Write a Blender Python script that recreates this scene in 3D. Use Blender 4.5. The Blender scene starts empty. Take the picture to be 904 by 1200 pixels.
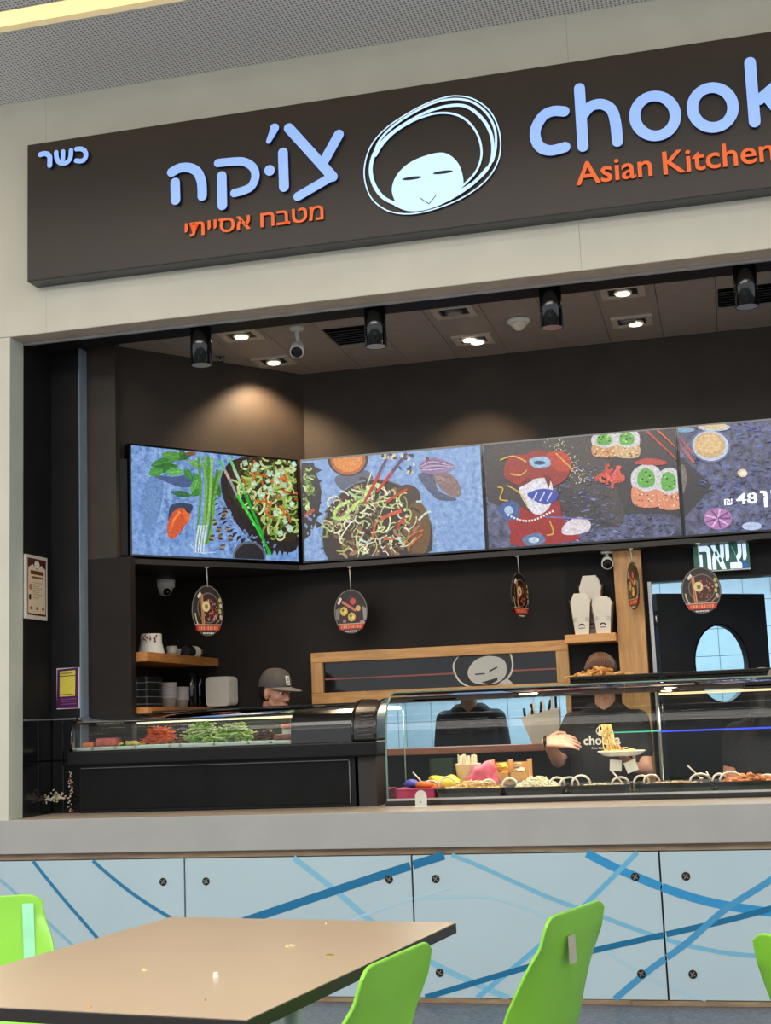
import bpy, bmesh, math, random
from mathutils import Vector, Matrix, noise
from math import sin, cos, pi, radians
rnd = random.Random(7)
SC = bpy.context.scene
COL = SC.collection

# ------------------------------------------------------------------ camera
EYE = 1.3
FPX = 1584.6
RT = Vector((0.96892856, 0.2442569, -0.03893612))
UPV = Vector((0.07438485, -0.13762934, 0.98768672))
FW = Vector((-0.23589054, 0.95989413, 0.15152201))
cd = bpy.data.cameras.new('camera'); cam = bpy.data.objects.new('camera', cd); COL.objects.link(cam)
cd.sensor_fit = 'VERTICAL'; cd.sensor_height = 36.0; cd.sensor_width = 36.0; cd.lens = FPX / 1200 * 36.0
cd.clip_start = 0.05; cd.clip_end = 100
m = Matrix.Identity(4)
for i in range(3):
    m[i][0] = RT[i]; m[i][1] = UPV[i]; m[i][2] = -FW[i]
m[2][3] = EYE
cam.matrix_world = m
SC.camera = cam
SC.view_settings.view_transform = 'Standard'; SC.view_settings.look = 'None'
SC.view_settings.gamma = 1.0; SC.view_settings.use_curve_mapping = False
SC.view_settings.exposure = 0.0

# ------------------------------------------------------------------ world: soft light of a big bright mall hall
w = bpy.data.worlds.new('world'); SC.world = w; w.use_nodes = True
w.node_tree.nodes['Background'].inputs[0].default_value = (0.93, 0.97, 1.0, 1)
w.node_tree.nodes['Background'].inputs[1].default_value = 1.1

def area(name, loc, size, power, color, rot=(0, 0, 0)):
    l = bpy.data.lights.new(name, 'AREA'); l.shape = 'RECTANGLE'; l.size, l.size_y = size
    l.energy = power; l.color = color
    o = bpy.data.objects.new(name, l); o.location = loc; o.rotation_euler = rot; COL.objects.link(o); return o
def spot(name, loc, aim, power, color, ang=70, blend=.6, r=.03):
    l = bpy.data.lights.new(name, 'SPOT'); l.energy = power; l.color = color
    l.spot_size = radians(ang); l.spot_blend = blend; l.shadow_soft_size = r
    o = bpy.data.objects.new(name, l); o.location = loc
    o.rotation_euler = (Vector(aim) - Vector(loc)).to_track_quat('-Z', 'Y').to_euler(); COL.objects.link(o); return o
area('added_hall_fill', (-2.0, 0.6, 4.6), (7.0, 3.2), 400, (1.0, 0.97, 0.92))  # added overhead fill for the hall, no skylight belongs to it
area('kitchen_ceiling_light', (-0.8, 9.5, 2.42), (3.6, 0.9), 95, (0.55, 0.80, 1.0))
WARM = (1.0, 0.72, 0.45)
spot('downlight_beam', (-2.55, 7.62, 3.46), (-2.72, 7.85, 2.2), 60, WARM, 120)
spot('downlight_beam', (-2.54, 7.06, 3.46), (-2.6, 7.2, 1.2), 30, WARM, 85)
spot('downlight_beam', (-1.33, 7.62, 3.46), (-1.40, 7.95, 1.8), 40, WARM, 90)
spot('downlight_beam', (-1.27, 7.68, 3.46), (-1.1, 7.3, 1.0), 30, WARM, 80)
spot('downlight_beam', (-0.386, 7.05, 3.46), (-0.5, 7.3, 1.0), 30, WARM, 80)
spot('downlight_beam', (-0.377, 7.60, 3.46), (-0.3, 7.7, 1.2), 34, WARM, 85)

area('vegetable_case_lamp', (-2.82, 7.03, 1.325), (1.15, .03), 3.2, (1.0, .95, .82))
area('food_case_lamp', (-.1, 7.2, 1.36), (3.2, .04), 24, (1.0, .88, .70), (radians(-18), 0, 0))  # added fill that brightens the food inside the glass case

# ------------------------------------------------------------------ helpers
def ray(px, py):
    return RT * (px - 452) - UPV * (py - 600) + FW * FPX
ORG = Vector((0, 0, EYE))
def PY(px, py, y):
    d = ray(px, py); return ORG + d * (y / d.y)
def PZ(px, py, z):
    d = ray(px, py); return ORG + d * ((z - EYE) / d.z)
def PX(px, py, x):
    d = ray(px, py); return ORG + d * (x / d.x)

def lin(c):
    out = []
    for v in c[:3]:
        v = v / 255.0
        out.append(v / 12.92 if v <= .04045 else ((v + .055) / 1.055) ** 2.4)
    return (out[0], out[1], out[2], 1.0)

MATS = {}
def M(name, col=(128, 128, 128), rough=.5, metal=0.0, var=.06, scale=12.0, bump=0.0, emit=None, es=0.0, spec=.5, coat=0.0, stretch=None, attr=False, wear=None):
    if name in MATS: return MATS[name]
    mt = bpy.data.materials.new(name); MATS[name] = mt; mt.use_nodes = True
    nt = mt.node_tree; N = nt.nodes; L = nt.links; p = N['Principled BSDF']
    tc = N.new('ShaderNodeTexCoord'); mp = N.new('ShaderNodeMapping'); nz = N.new('ShaderNodeTexNoise')
    L.new(tc.outputs['Object'], mp.inputs[0]); L.new(mp.outputs[0], nz.inputs['Vector'])
    if stretch: mp.inputs['Scale'].default_value = stretch
    nz.inputs['Scale'].default_value = scale; nz.inputs['Detail'].default_value = 5
    c = lin(col)
    if attr:
        va = N.new('ShaderNodeVertexColor'); va.layer_name = 'Col'
        mx = N.new('ShaderNodeMix'); mx.data_type = 'RGBA'; mx.blend_type = 'MULTIPLY'; mx.inputs[0].default_value = var * 3
        L.new(va.outputs[0], mx.inputs[6]); L.new(nz.outputs['Fac'], mx.inputs[7]); src = mx.outputs[2]
        if var == 0: src = va.outputs[0]
    else:
        cr = N.new('ShaderNodeValToRGB')
        cr.color_ramp.elements[0].position = .3; cr.color_ramp.elements[1].position = .7
        cr.color_ramp.elements[0].color = tuple(x * (1 - var * 1.6) for x in c[:3]) + (1,)
        cr.color_ramp.elements[1].color = tuple(min(1, x * (1 + var * 1.6)) for x in c[:3]) + (1,)
        L.new(nz.outputs['Fac'], cr.inputs[0]); src = cr.outputs[0]
    if wear:
        wn = N.new('ShaderNodeTexNoise'); wn.inputs['Scale'].default_value = wear[1]; wn.inputs['Detail'].default_value = 8
        L.new(tc.outputs['Object'], wn.inputs['Vector'])
        wr = N.new('ShaderNodeValToRGB'); wr.color_ramp.elements[0].position = wear[2]; wr.color_ramp.elements[1].position = wear[2] + .06
        wm = N.new('ShaderNodeMix'); wm.data_type = 'RGBA'; L.new(wn.outputs['Fac'], wr.inputs[0]); L.new(wr.outputs[0], wm.inputs[0])
        L.new(src, wm.inputs[6]); wm.inputs[7].default_value = lin(wear[0]); src = wm.outputs[2]
    L.new(src, p.inputs['Base Color'])
    p.inputs['Roughness'].default_value = rough; p.inputs['Metallic'].default_value = metal
    p.inputs['Specular IOR Level'].default_value = spec; p.inputs['Coat Weight'].default_value = coat
    if emit is not None or es > 0:
        if emit is None: L.new(src, p.inputs['Emission Color'])
        else: p.inputs['Emission Color'].default_value = lin(emit)
        p.inputs['Emission Strength'].default_value = es
    if bump > 0:
        b = N.new('ShaderNodeBump'); b.inputs['Strength'].default_value = bump; b.inputs['Distance'].default_value = .01
        L.new(nz.outputs['Fac'], b.inputs['Height']); L.new(b.outputs[0], p.inputs['Normal'])
    return mt
def wood(name, c1, c2, stretch=(1, 12, 12), rough=.45):
    if name in MATS: return MATS[name]
    mt = bpy.data.materials.new(name); MATS[name] = mt; mt.use_nodes = True
    nt = mt.node_tree; N = nt.nodes; L = nt.links; p = N['Principled BSDF']
    tc = N.new('ShaderNodeTexCoord'); mp = N.new('ShaderNodeMapping'); nz = N.new('ShaderNodeTexNoise')
    L.new(tc.outputs['Object'], mp.inputs[0]); mp.inputs['Scale'].default_value = stretch
    L.new(mp.outputs[0], nz.inputs['Vector']); nz.inputs['Scale'].default_value = 4; nz.inputs['Detail'].default_value = 8; nz.inputs['Distortion'].default_value = .6
    cr = N.new('ShaderNodeValToRGB'); cr.color_ramp.elements[0].color = lin(c1); cr.color_ramp.elements[1].color = lin(c2)
    cr.color_ramp.elements[0].position = .32; cr.color_ramp.elements[1].position = .68
    L.new(nz.outputs['Fac'], cr.inputs[0]); L.new(cr.outputs[0], p.inputs['Base Color']); p.inputs['Roughness'].default_value = rough
    return mt
def glass(name, tint=(235, 245, 242), ior=1.45, rough=0.0):
    if name in MATS: return MATS[name]
    mt = bpy.data.materials.new(name); MATS[name] = mt; mt.use_nodes = True
    nt = mt.node_tree; N = nt.nodes; L = nt.links
    N.remove(N['Principled BSDF']); out = N['Material Output']
    tr = N.new('ShaderNodeBsdfTransparent'); tr.inputs[0].default_value = lin(tint)
    gl = N.new('ShaderNodeBsdfGlossy'); gl.inputs['Roughness'].default_value = rough
    fr = N.new('ShaderNodeFresnel'); fr.inputs[0].default_value = ior
    nz = N.new('ShaderNodeTexNoise'); nz.inputs['Scale'].default_value = 3.0
    bp = N.new('ShaderNodeBump'); bp.inputs['Strength'].default_value = .015
    L.new(nz.outputs[0], bp.inputs['Height']); L.new(bp.outputs[0], gl.inputs['Normal'])
    mx = N.new('ShaderNodeMixShader'); L.new(fr.outputs[0], mx.inputs[0]); L.new(tr.outputs[0], mx.inputs[1]); L.new(gl.outputs[0], mx.inputs[2])
    L.new(mx.outputs[0], out.inputs[0]); return mt

class MB:
    def __init__(s): s.v = []; s.f = []; s.m = []; s.s = []; s.c = []
    def add(s, vs, fs, mat=0, smooth=False, col=None):
        b = len(s.v); s.v += [Vector(x) for x in vs]
        for f in fs:
            s.f.append([b + i for i in f]); s.m.append(mat); s.s.append(smooth); s.c.append(col)
        return s
    def box(s, x0, x1, y0, y1, z0, z1, mat=0, col=None):
        vs = [(x, y, z) for z in (z0, z1) for y in (y0, y1) for x in (x0, x1)]
        return s.add(vs, [(0, 2, 3, 1), (4, 5, 7, 6), (0, 1, 5, 4), (2, 6, 7, 3), (0, 4, 6, 2), (1, 3, 7, 5)], mat, False, col)
    def obox(s, c, size, rot=None, mat=0, col=None, taper=1.0):
        R = rot if rot else Matrix.Identity(3); c = Vector(c); vs = []
        for z in (-.5, .5):
            k = taper if z > 0 else 1.0
            for y in (-.5, .5):
                for x in (-.5, .5): vs.append(c + R @ Vector((x * size[0] * k, y * size[1] * k, z * size[2])))
        return s.add(vs, [(0, 2, 3, 1), (4, 5, 7, 6), (0, 1, 5, 4), (2, 6, 7, 3), (0, 4, 6, 2), (1, 3, 7, 5)], mat, False, col)
    def rbox(s, x0, x1, y0, y1, z0, z1, r=.01, mat=0, seg=3, col=None):   # rounded vertical edges
        pts = []
        for cx, cy, a0 in ((x1 - r, y1 - r, 0), (x0 + r, y1 - r, 90), (x0 + r, y0 + r, 180), (x1 - r, y0 + r, 270)):
            for k in range(seg + 1):
                a = radians(a0 + 90 * k / seg); pts.append((cx + r * cos(a), cy + r * sin(a)))
        return s.prism([Vector((x, y, z0)) for x, y in pts], Vector((0, 0, z1 - z0)), mat, col=col)
    def prism(s, pts, ext, mat=0, smooth=False, col=None):
        n = len(pts); ext = Vector(ext); vs = [Vector(p) for p in pts] + [Vector(p) + ext for p in pts]
        s.add(vs, [list(range(n))[::-1], list(range(n, 2 * n))] + [(i, (i + 1) % n, n + (i + 1) % n, n + i) for i in range(n)], mat, smooth, col)
        return s
    def tube(s, pts, r, seg=8, mat=0, col=None, caps=True):
        pts = [Vector(p) for p in pts]; n = len(pts); rs = r if isinstance(r, (list, tuple)) else [r] * n
        t0 = (pts[1] - pts[0]).normalized(); a = Vector((0, 0, 1)) if abs(t0.z) < .9 else Vector((1, 0, 0))
        nv = t0.cross(a).normalized(); vs = []
        for i, p in enumerate(pts):
            t = (pts[min(i + 1, n - 1)] - pts[max(i - 1, 0)])
            t = t.normalized() if t.length > 1e-9 else t0
            nv = (nv - t * nv.dot(t)); nv = nv.normalized() if nv.length > 1e-6 else t.orthogonal().normalized()
            b = t.cross(nv)
            for k in range(seg):
                q = 2 * pi * k / seg; vs.append(p + (nv * cos(q) + b * sin(q)) * rs[i])
        fs = [(i * seg + k, i * seg + (k + 1) % seg, (i + 1) * seg + (k + 1) % seg, (i + 1) * seg + k) for i in range(n - 1) for k in range(seg)]
        s.add(vs, fs, mat, True, col)
        if caps:
            b = len(s.v) - len(vs)
            for ring in ([b + k for k in range(seg)][::-1], [b + (n - 1) * seg + k for k in range(seg)]):
                s.f.append(ring); s.m.append(mat); s.s.append(False); s.c.append(col)
        return s
    def lathe(s, prof, o=(0, 0, 0), seg=24, mat=0, rot=None, col=None, sx=1, sy=1, smooth=True):
        o = Vector(o); R = rot if rot else Matrix.Identity(3); n = len(prof); vs = []
        for r, z in prof:
            for k in range(seg):
                a = 2 * pi * k / seg; vs.append(o + R @ Vector((r * cos(a) * sx, r * sin(a) * sy, z)))
        fs = [(i * seg + k, i * seg + (k + 1) % seg, (i + 1) * seg + (k + 1) % seg, (i + 1) * seg + k) for i in range(n - 1) for k in range(seg)]
        s.add(vs, fs, mat, smooth, col)
        b = len(s.v) - len(vs)
        if prof[0][0] > 1e-5: s.f.append([b + k for k in range(seg)][::-1]); s.m.append(mat); s.s.append(False); s.c.append(col)
        if prof[-1][0] > 1e-5: s.f.append([b + (n - 1) * seg + k for k in range(seg)]); s.m.append(mat); s.s.append(False); s.c.append(col)
        return s
    def sph(s, c, r, seg=16, rings=10, mat=0, rot=None, col=None):
        if not isinstance(r, (tuple, list)): r = (r, r, r)
        R = rot if rot else Matrix.Identity(3); c = Vector(c); vs = [c + R @ Vector((0, 0, -r[2]))]
        for i in range(1, rings):
            a = -pi / 2 + pi * i / rings
            for k in range(seg):
                q = 2 * pi * k / seg; vs.append(c + R @ Vector((r[0] * cos(a) * cos(q), r[1] * cos(a) * sin(q), r[2] * sin(a))))
        vs.append(c + R @ Vector((0, 0, r[2]))); L = len(vs) - 1; fs = []
        for k in range(seg): fs.append((0, 1 + (k + 1) % seg, 1 + k)); fs.append((L, L - seg + k, L - seg + (k + 1) % seg))
        for i in range(rings - 2):
            for k in range(seg):
                a = 1 + i * seg; fs.append((a + k, a + (k + 1) % seg, a + seg + (k + 1) % seg, a + seg + k))
        return s.add(vs, fs, mat, True, col)
    def cap(s, a, b, ra, rb, seg=14, mat=0):          # rounded cone
        a = Vector(a); b = Vector(b); d = b - a; L = d.length
        R = d.to_track_quat('Z', 'Y').to_matrix() if L > 1e-6 else Matrix.Identity(3)
        pr = [(1e-6, -ra)]
        for k in range(1, 5): q = -pi / 2 + k * pi / 8; pr.append((ra * cos(q), ra * sin(q)))
        for k in range(0, 4): q = k * pi / 8; pr.append((rb * cos(q), L + rb * sin(q)))
        pr.append((1e-6, L + rb)); return s.lathe(pr, a, seg, mat, R)
    def build(s, name, mats, parent=None, bevel=0, bseg=2, kind=None, tags=None, sm_angle=None, world=True):
        if not isinstance(mats, (list, tuple)): mats = [mats]
        vs = s.v
        if parent is not None:
            off = Vector(parent.location); q = parent.parent
            while q is not None: off = off + Vector(q.location); q = q.parent
            loc = Vector((0, 0, 0))
        else:
            xs = [v.x for v in vs]; ys = [v.y for v in vs]; zs = [v.z for v in vs]
            off = Vector(((min(xs) + max(xs)) / 2, (min(ys) + max(ys)) / 2, min(zs))); loc = off
        me = bpy.data.meshes.new(name)
        me.from_pydata([v - off for v in vs], [], s.f)
        for mt in mats: me.materials.append(mt)
        me.polygons.foreach_set('material_index', s.m); me.polygons.foreach_set('use_smooth', s.s)
        if any(c is not None for c in s.c):
            ca = me.color_attributes.new('Col', 'FLOAT_COLOR', 'CORNER'); data = []
            for p, c in zip(me.polygons, s.c):
                cc = lin(c) if c is not None else (1, 1, 1, 1)
                for _ in range(p.loop_total): data += cc
            ca.data.foreach_set('color', data)
        me.update()
        o = bpy.data.objects.new(name, me); COL.objects.link(o); o.location = loc
        if parent is not None: o.parent = parent
        if bevel:
            b = o.modifiers.new('bevel', 'BEVEL'); b.width = bevel; b.segments = bseg; b.limit_method = 'ANGLE'; b.angle_limit = radians(40)
        if kind: o['kind'] = kind
        if tags: tag(o, *tags)
        return o

def tag(o, label, cat, group=None, kind=None):
    o['label'] = label; o['category'] = cat
    if group: o['group'] = group
    if kind: o['kind'] = kind
    return o
def thing(name, label, cat, loc=(0, 0, 0), group=None):
    o = bpy.data.objects.new(name, None); o.empty_display_size = .1; COL.objects.link(o); o.location = loc
    return tag(o, label, cat, group)
def struct(name, loc=(0, 0, 0)):
    o = bpy.data.objects.new(name, None); COL.objects.link(o); o.location = loc; o['kind'] = 'structure'; return o
def dup(o, parent=None):
    c = o.copy(); COL.objects.link(c)
    if parent: c.parent = parent
    for ch in o.children: dup(ch, c)
    return c
def piece(src, parent, loc):
    c = src.copy(); COL.objects.link(c); c.parent = parent; c.location = loc; return c

def catmull(pts, n=6, closed=False):
    P = [Vector(p) for p in pts]; out = []; N = len(P)
    rng = range(N) if closed else range(N - 1)
    for i in rng:
        if closed: a, b, c, d = P[(i - 1) % N], P[i], P[(i + 1) % N], P[(i + 2) % N]
        else: a, b, c, d = P[max(i - 1, 0)], P[i], P[i + 1], P[min(i + 2, N - 1)]
        for k in range(n):
            t = k / n; out.append(.5 * ((2 * b) + (-a + c) * t + (2 * a - 5 * b + 4 * c - d) * t * t + (-a + 3 * b - 3 * c + d) * t ** 3))
    if not closed: out.append(P[-1])
    return out

# flat shapes in a plane (o, u, v); 2-D outlines in metres
def stroke_outline(pts, w, cap=True):
    n = len(pts); ws = w if isinstance(w, (list, tuple)) else [w] * n; Lf = []; Rt = []; dirs = []
    for i in range(n):
        a = pts[max(i - 1, 0)]; b = pts[min(i + 1, n - 1)]; dx, dy = b[0] - a[0], b[1] - a[1]; l = math.hypot(dx, dy) or 1
        dx /= l; dy /= l; dirs.append((dx, dy)); h = ws[i] / 2
        Lf.append((pts[i][0] - dy * h, pts[i][1] + dx * h)); Rt.append((pts[i][0] + dy * h, pts[i][1] - dx * h))
    return Lf, Rt, dirs, ws
class Flat:
    """flat coloured shapes lying on a plane, each layer a hair above the last"""
    def __init__(s, o, u, v, n, step=4e-5, base=.0006):
        s.o = Vector(o); s.u = Vector(u); s.v = Vector(v); s.n = Vector(n).normalized(); s.k = 0; s.step = step; s.base = base; s.mb = MB()
    def w(s, p, d=None): return s.o + s.u * p[0] + s.v * p[1] + s.n * (s.base + s.k * s.step if d is None else d)
    def poly(s, pts, col, layer=True):
        if layer: s.k += 1
        s.mb.add([s.w(p) for p in pts], [list(range(len(pts)))], 0, False, col); return s
    def ell(s, cx, cy, rx, ry, col, rot=0, n=24, a0=0, a1=360):
        r = radians(rot); pts = []
        for i in range(n):
            a = radians(a0 + (a1 - a0) * i / n) ; x = rx * cos(a); y = ry * sin(a); pts.append((cx + x * cos(r) - y * sin(r), cy + x * sin(r) + y * cos(r)))
        return s.poly(pts, col)
    def ring(s, cx, cy, rx, ry, wd, col, n=40):
        s.k += 1; vs = []; fs = []
        for i in range(n):
            a = 2 * pi * i / n
            vs.append(s.w((cx + rx * cos(a), cy + ry * sin(a)))); vs.append(s.w((cx + (rx - wd) * cos(a), cy + (ry - wd) * sin(a))))
        for i in range(n): j = (i + 1) % n; fs.append((2 * i, 2 * j, 2 * j + 1, 2 * i + 1))
        s.mb.add(vs, fs, 0, False, col); return s
    def stroke(s, pts, wd, col, smooth=5, keep=None):
        s.k += 1
        P = [(p.x, p.y) for p in catmull([(p[0], p[1], 0) for p in pts], smooth)] if smooth else pts
        ws = [wd[0] + (wd[1] - wd[0]) * i / max(1, len(P) - 1) for i in range(len(P))] if isinstance(wd, tuple) else wd
        Lf, Rt, _, _ = stroke_outline(P, ws); n = len(P)
        vs = [s.w(p) for p in Lf] + [s.w(p) for p in Rt]
        s.mb.add(vs, [(i, i + 1, n + i + 1, n + i) for i in range(n - 1) if keep is None or keep(P[i], P[i + 1])], 0, False, col); return s
    def build(s, name, mat, parent=None, **k): return s.mb.build(name, mat, parent, **k)

def font2d(text, offset=0.0, space=1.0):
    c = bpy.data.curves.new('txt', 'FONT'); c.body = text; c.offset = offset; c.resolution_u = 3; c.space_character = space
    o = bpy.data.objects.new('txt', c); COL.objects.link(o); bpy.context.view_layer.update()
    me = bpy.data.meshes.new_from_object(o.evaluated_get(bpy.context.evaluated_depsgraph_get()))
    vs = [(v.co.x, v.co.y) for v in me.vertices]; fs = [list(p.vertices) for p in me.polygons]
    bpy.data.objects.remove(o); bpy.data.curves.remove(c); bpy.data.meshes.remove(me)
    x0 = min(v[0] for v in vs); x1 = max(v[0] for v in vs)
    return [(x - x0, y) for x, y in vs], fs, x1 - x0
def put_text(mb, text, o, u, v, width, height=None, offset=0.0, mat=0, col=None, extrude=None, ref=.73):
    """text with left baseline at o, running along unit u, up unit v; width in metres, capital height = height"""
    vs, fs, wd = font2d(text, offset); o = Vector(o); u = Vector(u); v = Vector(v)
    sx = width / wd; sy = (height / ref) if height else sx
    if extrude:
        e = Vector(extrude); n = len(vs)
        from collections import Counter
        cnt = Counter()
        for f in fs:
            for i in range(len(f)): cnt[(f[i], f[(i + 1) % len(f)])] += 1
        side = [(a, b, b + n, a + n) for (a, b) in cnt if (b, a) not in cnt]
        P = [o + u * x * sx + v * y * sy for x, y in vs]
        mb.add([p + e for p in P] , fs, mat, False, col)
        b = len(mb.v) - n
        mb.add([p + e for p in P] + P, side, mat + 1, False, col)
    else:
        mb.add([o + u * x * sx + v * y * sy for x, y in vs], fs, mat, False, col)
    return mb
def raised_stroke(mb, pts, wd, plane_n, depth, mat=0, side=1, closed=False, seg=8):
    """rounded-end bar letter stroke standing off a plane; pts are 3-D points on the plane"""
    n3 = Vector(plane_n).normalized(); P = [Vector(p) for p in pts]; n = len(P)
    ws = wd if isinstance(wd, (list, tuple)) else [wd] * n; out_l = []; out_r = []
    for i in range(n):
        if closed: t = P[(i + 1) % n] - P[(i - 1) % n]
        else: t = P[min(i + 1, n - 1)] - P[max(i - 1, 0)]
        t.normalize(); b = n3.cross(t)
        out_l.append(P[i] + b * ws[i] / 2); out_r.append(P[i] - b * ws[i] / 2)
    e = n3 * depth
    if closed:
        vs = [p + e for p in out_l] + [p + e for p in out_r] + out_l + out_r; f = []; g = []
        for i in range(n):
            j = (i + 1) % n; f.append((i, j, n + j, n + i)); g.append((i, 2 * n + i, 2 * n + j, j)); g.append((n + i, n + j, 3 * n + j, 3 * n + i))
        mb.add(vs, f, mat); mb.add(vs, g, side); return
    t1 = (P[-1] - P[-2]).normalized(); t0 = (P[0] - P[1]).normalized(); capE = []; capS = []
    for k in range(1, seg):
        a = pi * k / seg
        b = n3.cross(t1); capE.append(P[-1] + (b * cos(a) + t1 * sin(a)) * ws[-1] / 2)
        b = n3.cross(-t0); capS.append(P[0] + (-b * cos(a) + t0 * sin(a)) * ws[0] / 2)
    ring = out_l + capE + out_r[::-1] + capS; N = len(ring); vs = [p + e for p in ring] + ring
    f = [(i, i + 1, N - len(capS) - i - 2, N - len(capS) - i - 1) for i in range(n - 1)]
    f.append([n - 1] + list(range(n, n + len(capE))) + [n + len(capE)])
    f.append([N - len(capS) - 1] + list(range(N - len(capS), N)) + [0])
    mb.add(vs, f, mat); mb.add(vs, [(i, N + i, N + (i + 1) % N, (i + 1) % N) for i in range(N)], side)

# ------------------------------------------------------------------ materials of the setting
m_beige = M('painted_beige_wall', (208, 203, 187), .55, var=.03, scale=3)
m_beige2 = M('painted_reveal', (190, 198, 186), .5, var=.03, scale=3)
m_fascia = M('grey_laminate_fascia', (166, 165, 161), .45, var=.03, scale=4)
m_dark = M('dark_brown_painted_wall', (60, 52, 45), .55, spec=.3, var=.10, scale=5, wear=((80, 74, 66), 30, .72))
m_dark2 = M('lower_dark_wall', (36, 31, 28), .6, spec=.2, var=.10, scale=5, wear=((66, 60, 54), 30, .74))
m_black = M('black_paint', (24, 23, 24), .6, spec=.2, var=.15, scale=6, wear=((70, 68, 66), 40, .74))
m_blacktile = M('glossy_black_tile', (20, 20, 21), .15, var=.1)
m_ceil_in = M('grey_brown_metal_ceiling', (160, 149, 139), .45, var=.04)
m_alu = M('brushed_aluminium', (170, 168, 166), .3, 1.0, stretch=(1, 40, 40))
m_alugrey = M('grey_metal_paint', (120, 122, 124), .4, .3)
m_tile = M('white_glazed_kitchen_tile', (205, 220, 226), .2, var=.03)
m_grout = M('grey_grout', (120, 130, 138), .8)
m_floor = M('blue_grey_terrazzo', (92, 98, 108), .35, var=.35, scale=55, wear=((150, 152, 156), 90, .66))
m_kfloor = M('dark_kitchen_floor', (60, 58, 56), .5, var=.2)
m_white = M('white_plastic', (228, 228, 222), .35, var=.02)
m_blackp = M('black_plastic', (14, 14, 15), .4, var=.1, spec=.25)
m_blackg = M('glossy_black', (12, 12, 13), .12, var=.05, coat=.3)
m_steel = M('stainless_steel', (190, 188, 184), .22, 1.0)
m_wood = wood('light_oak_wood', (196, 142, 82), (222, 170, 106), (1.2, 10, 10))
m_woodv = wood('light_oak_wood_upright', (190, 140, 84), (216, 168, 106), (10, 10, 1.2))
m_shelfw = wood('shelf_pine_wood', (168, 106, 52), (198, 136, 72), (10, 1.5, 12))
m_ply = wood('raw_plywood_edge', (128, 104, 80), (160, 136, 108), (1.5, 10, 14))

FY = 6.35
# floor
fl = MB().box(-9, 5, -6, FY + .6, -.06, 0).build('floor', m_floor, kind='structure')
MB().box(-4.2, 2.6, FY + .6, 11.2, -.06, .0).build('floor', m_kfloor, kind='structure')

# mall ceiling with perforated tiles
def perforated():
    mt = bpy.data.materials.new('perforated_ceiling'); mt.use_nodes = True; nt = mt.node_tree; N = nt.nodes; L = nt.links; p = N['Principled BSDF']
    tc = N.new('ShaderNodeTexCoord'); vm = N.new('ShaderNodeVectorMath'); vm.operation = 'SCALE'; vm.inputs['Scale'].default_value = 1 / .021
    L.new(tc.outputs['Object'], vm.inputs[0])
    fr = N.new('ShaderNodeVectorMath'); fr.operation = 'FRACTION'; L.new(vm.outputs[0], fr.inputs[0])
    sb = N.new('ShaderNodeVectorMath'); sb.operation = 'SUBTRACT'; sb.inputs[1].default_value = (.5, .5, 0); L.new(fr.outputs[0], sb.inputs[0])
    ml = N.new('ShaderNodeVectorMath'); ml.operation = 'MULTIPLY'; ml.inputs[1].default_value = (1, 1, 0); L.new(sb.outputs[0], ml.inputs[0])
    ln = N.new('ShaderNodeVectorMath'); ln.operation = 'LENGTH'; L.new(ml.outputs[0], ln.inputs[0])
    cr = N.new('ShaderNodeValToRGB'); cr.color_ramp.elements[0].position = .22; cr.color_ramp.elements[0].color = lin((110, 106, 104))
    cr.color_ramp.elements[1].position = .30; cr.color_ramp.elements[1].color = lin((236, 232, 228)); L.new(ln.outputs['Value'], cr.inputs[0])
    L.new(cr.outputs[0], p.inputs['Base Color']); p.inputs['Roughness'].default_value = .6; return mt
m_perf = perforated()
CZ = 4.735
MB().box(-9, 5, 5.652, FY + .1, CZ, CZ + .06).build('ceiling', m_perf, kind='structure')
MB().box(-9, 5, -6, 5.45, CZ, CZ + .06).build('ceiling', m_perf, kind='structure')
cv = struct('trim_1', (-2, 5.55, CZ))
MB().box(-9, 5, 5.45, 5.652, CZ + .10, CZ + .14).build('cove_backing', m_beige, cv)
MB().box(-9, 5, 5.45, 5.462, CZ, CZ + .10).build('cove_side', m_beige, cv)
MB().box(-9, 5, 5.64, 5.652, CZ, CZ + .10).build('cove_side', m_beige, cv)
MB().box(-9, 5, 5.465, 5.637, CZ + .03, CZ + .05).build('cove_light_diffuser', M('warm_cove_diffuser', (255, 232, 180), .5, emit=(255, 226, 160), es=1.0), cv)
# rows of lamps in the hall ceiling
for k, yy in enumerate((4.2, 2.6, 1.0, -0.6, -2.2, -3.8)):
    t = thing('linear_lamp', ['long hall ceiling lamp nearest the shop front', 'second long hall ceiling lamp from the shop front', 'third long hall ceiling lamp from the shop front', 'fourth long hall ceiling lamp from the shop front', 'fifth long hall ceiling lamp from the shop front', 'hall ceiling lamp farthest from the shop front'][k], 'lamp', (-2, yy, CZ - .06), 'long lamps in the hall ceiling')
    MB().box(-7.5, 3.5, yy - .07, yy + .07, CZ - .05, CZ).build('lamp_housing', m_white, t)
    MB().box(-7.4, 3.4, yy - .05, yy + .05, CZ - .06, CZ - .05).build('lamp_diffuser', M('white_lamp_diffuser', (255, 248, 235), .5, emit=(255, 244, 225), es=9.0), t)

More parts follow.
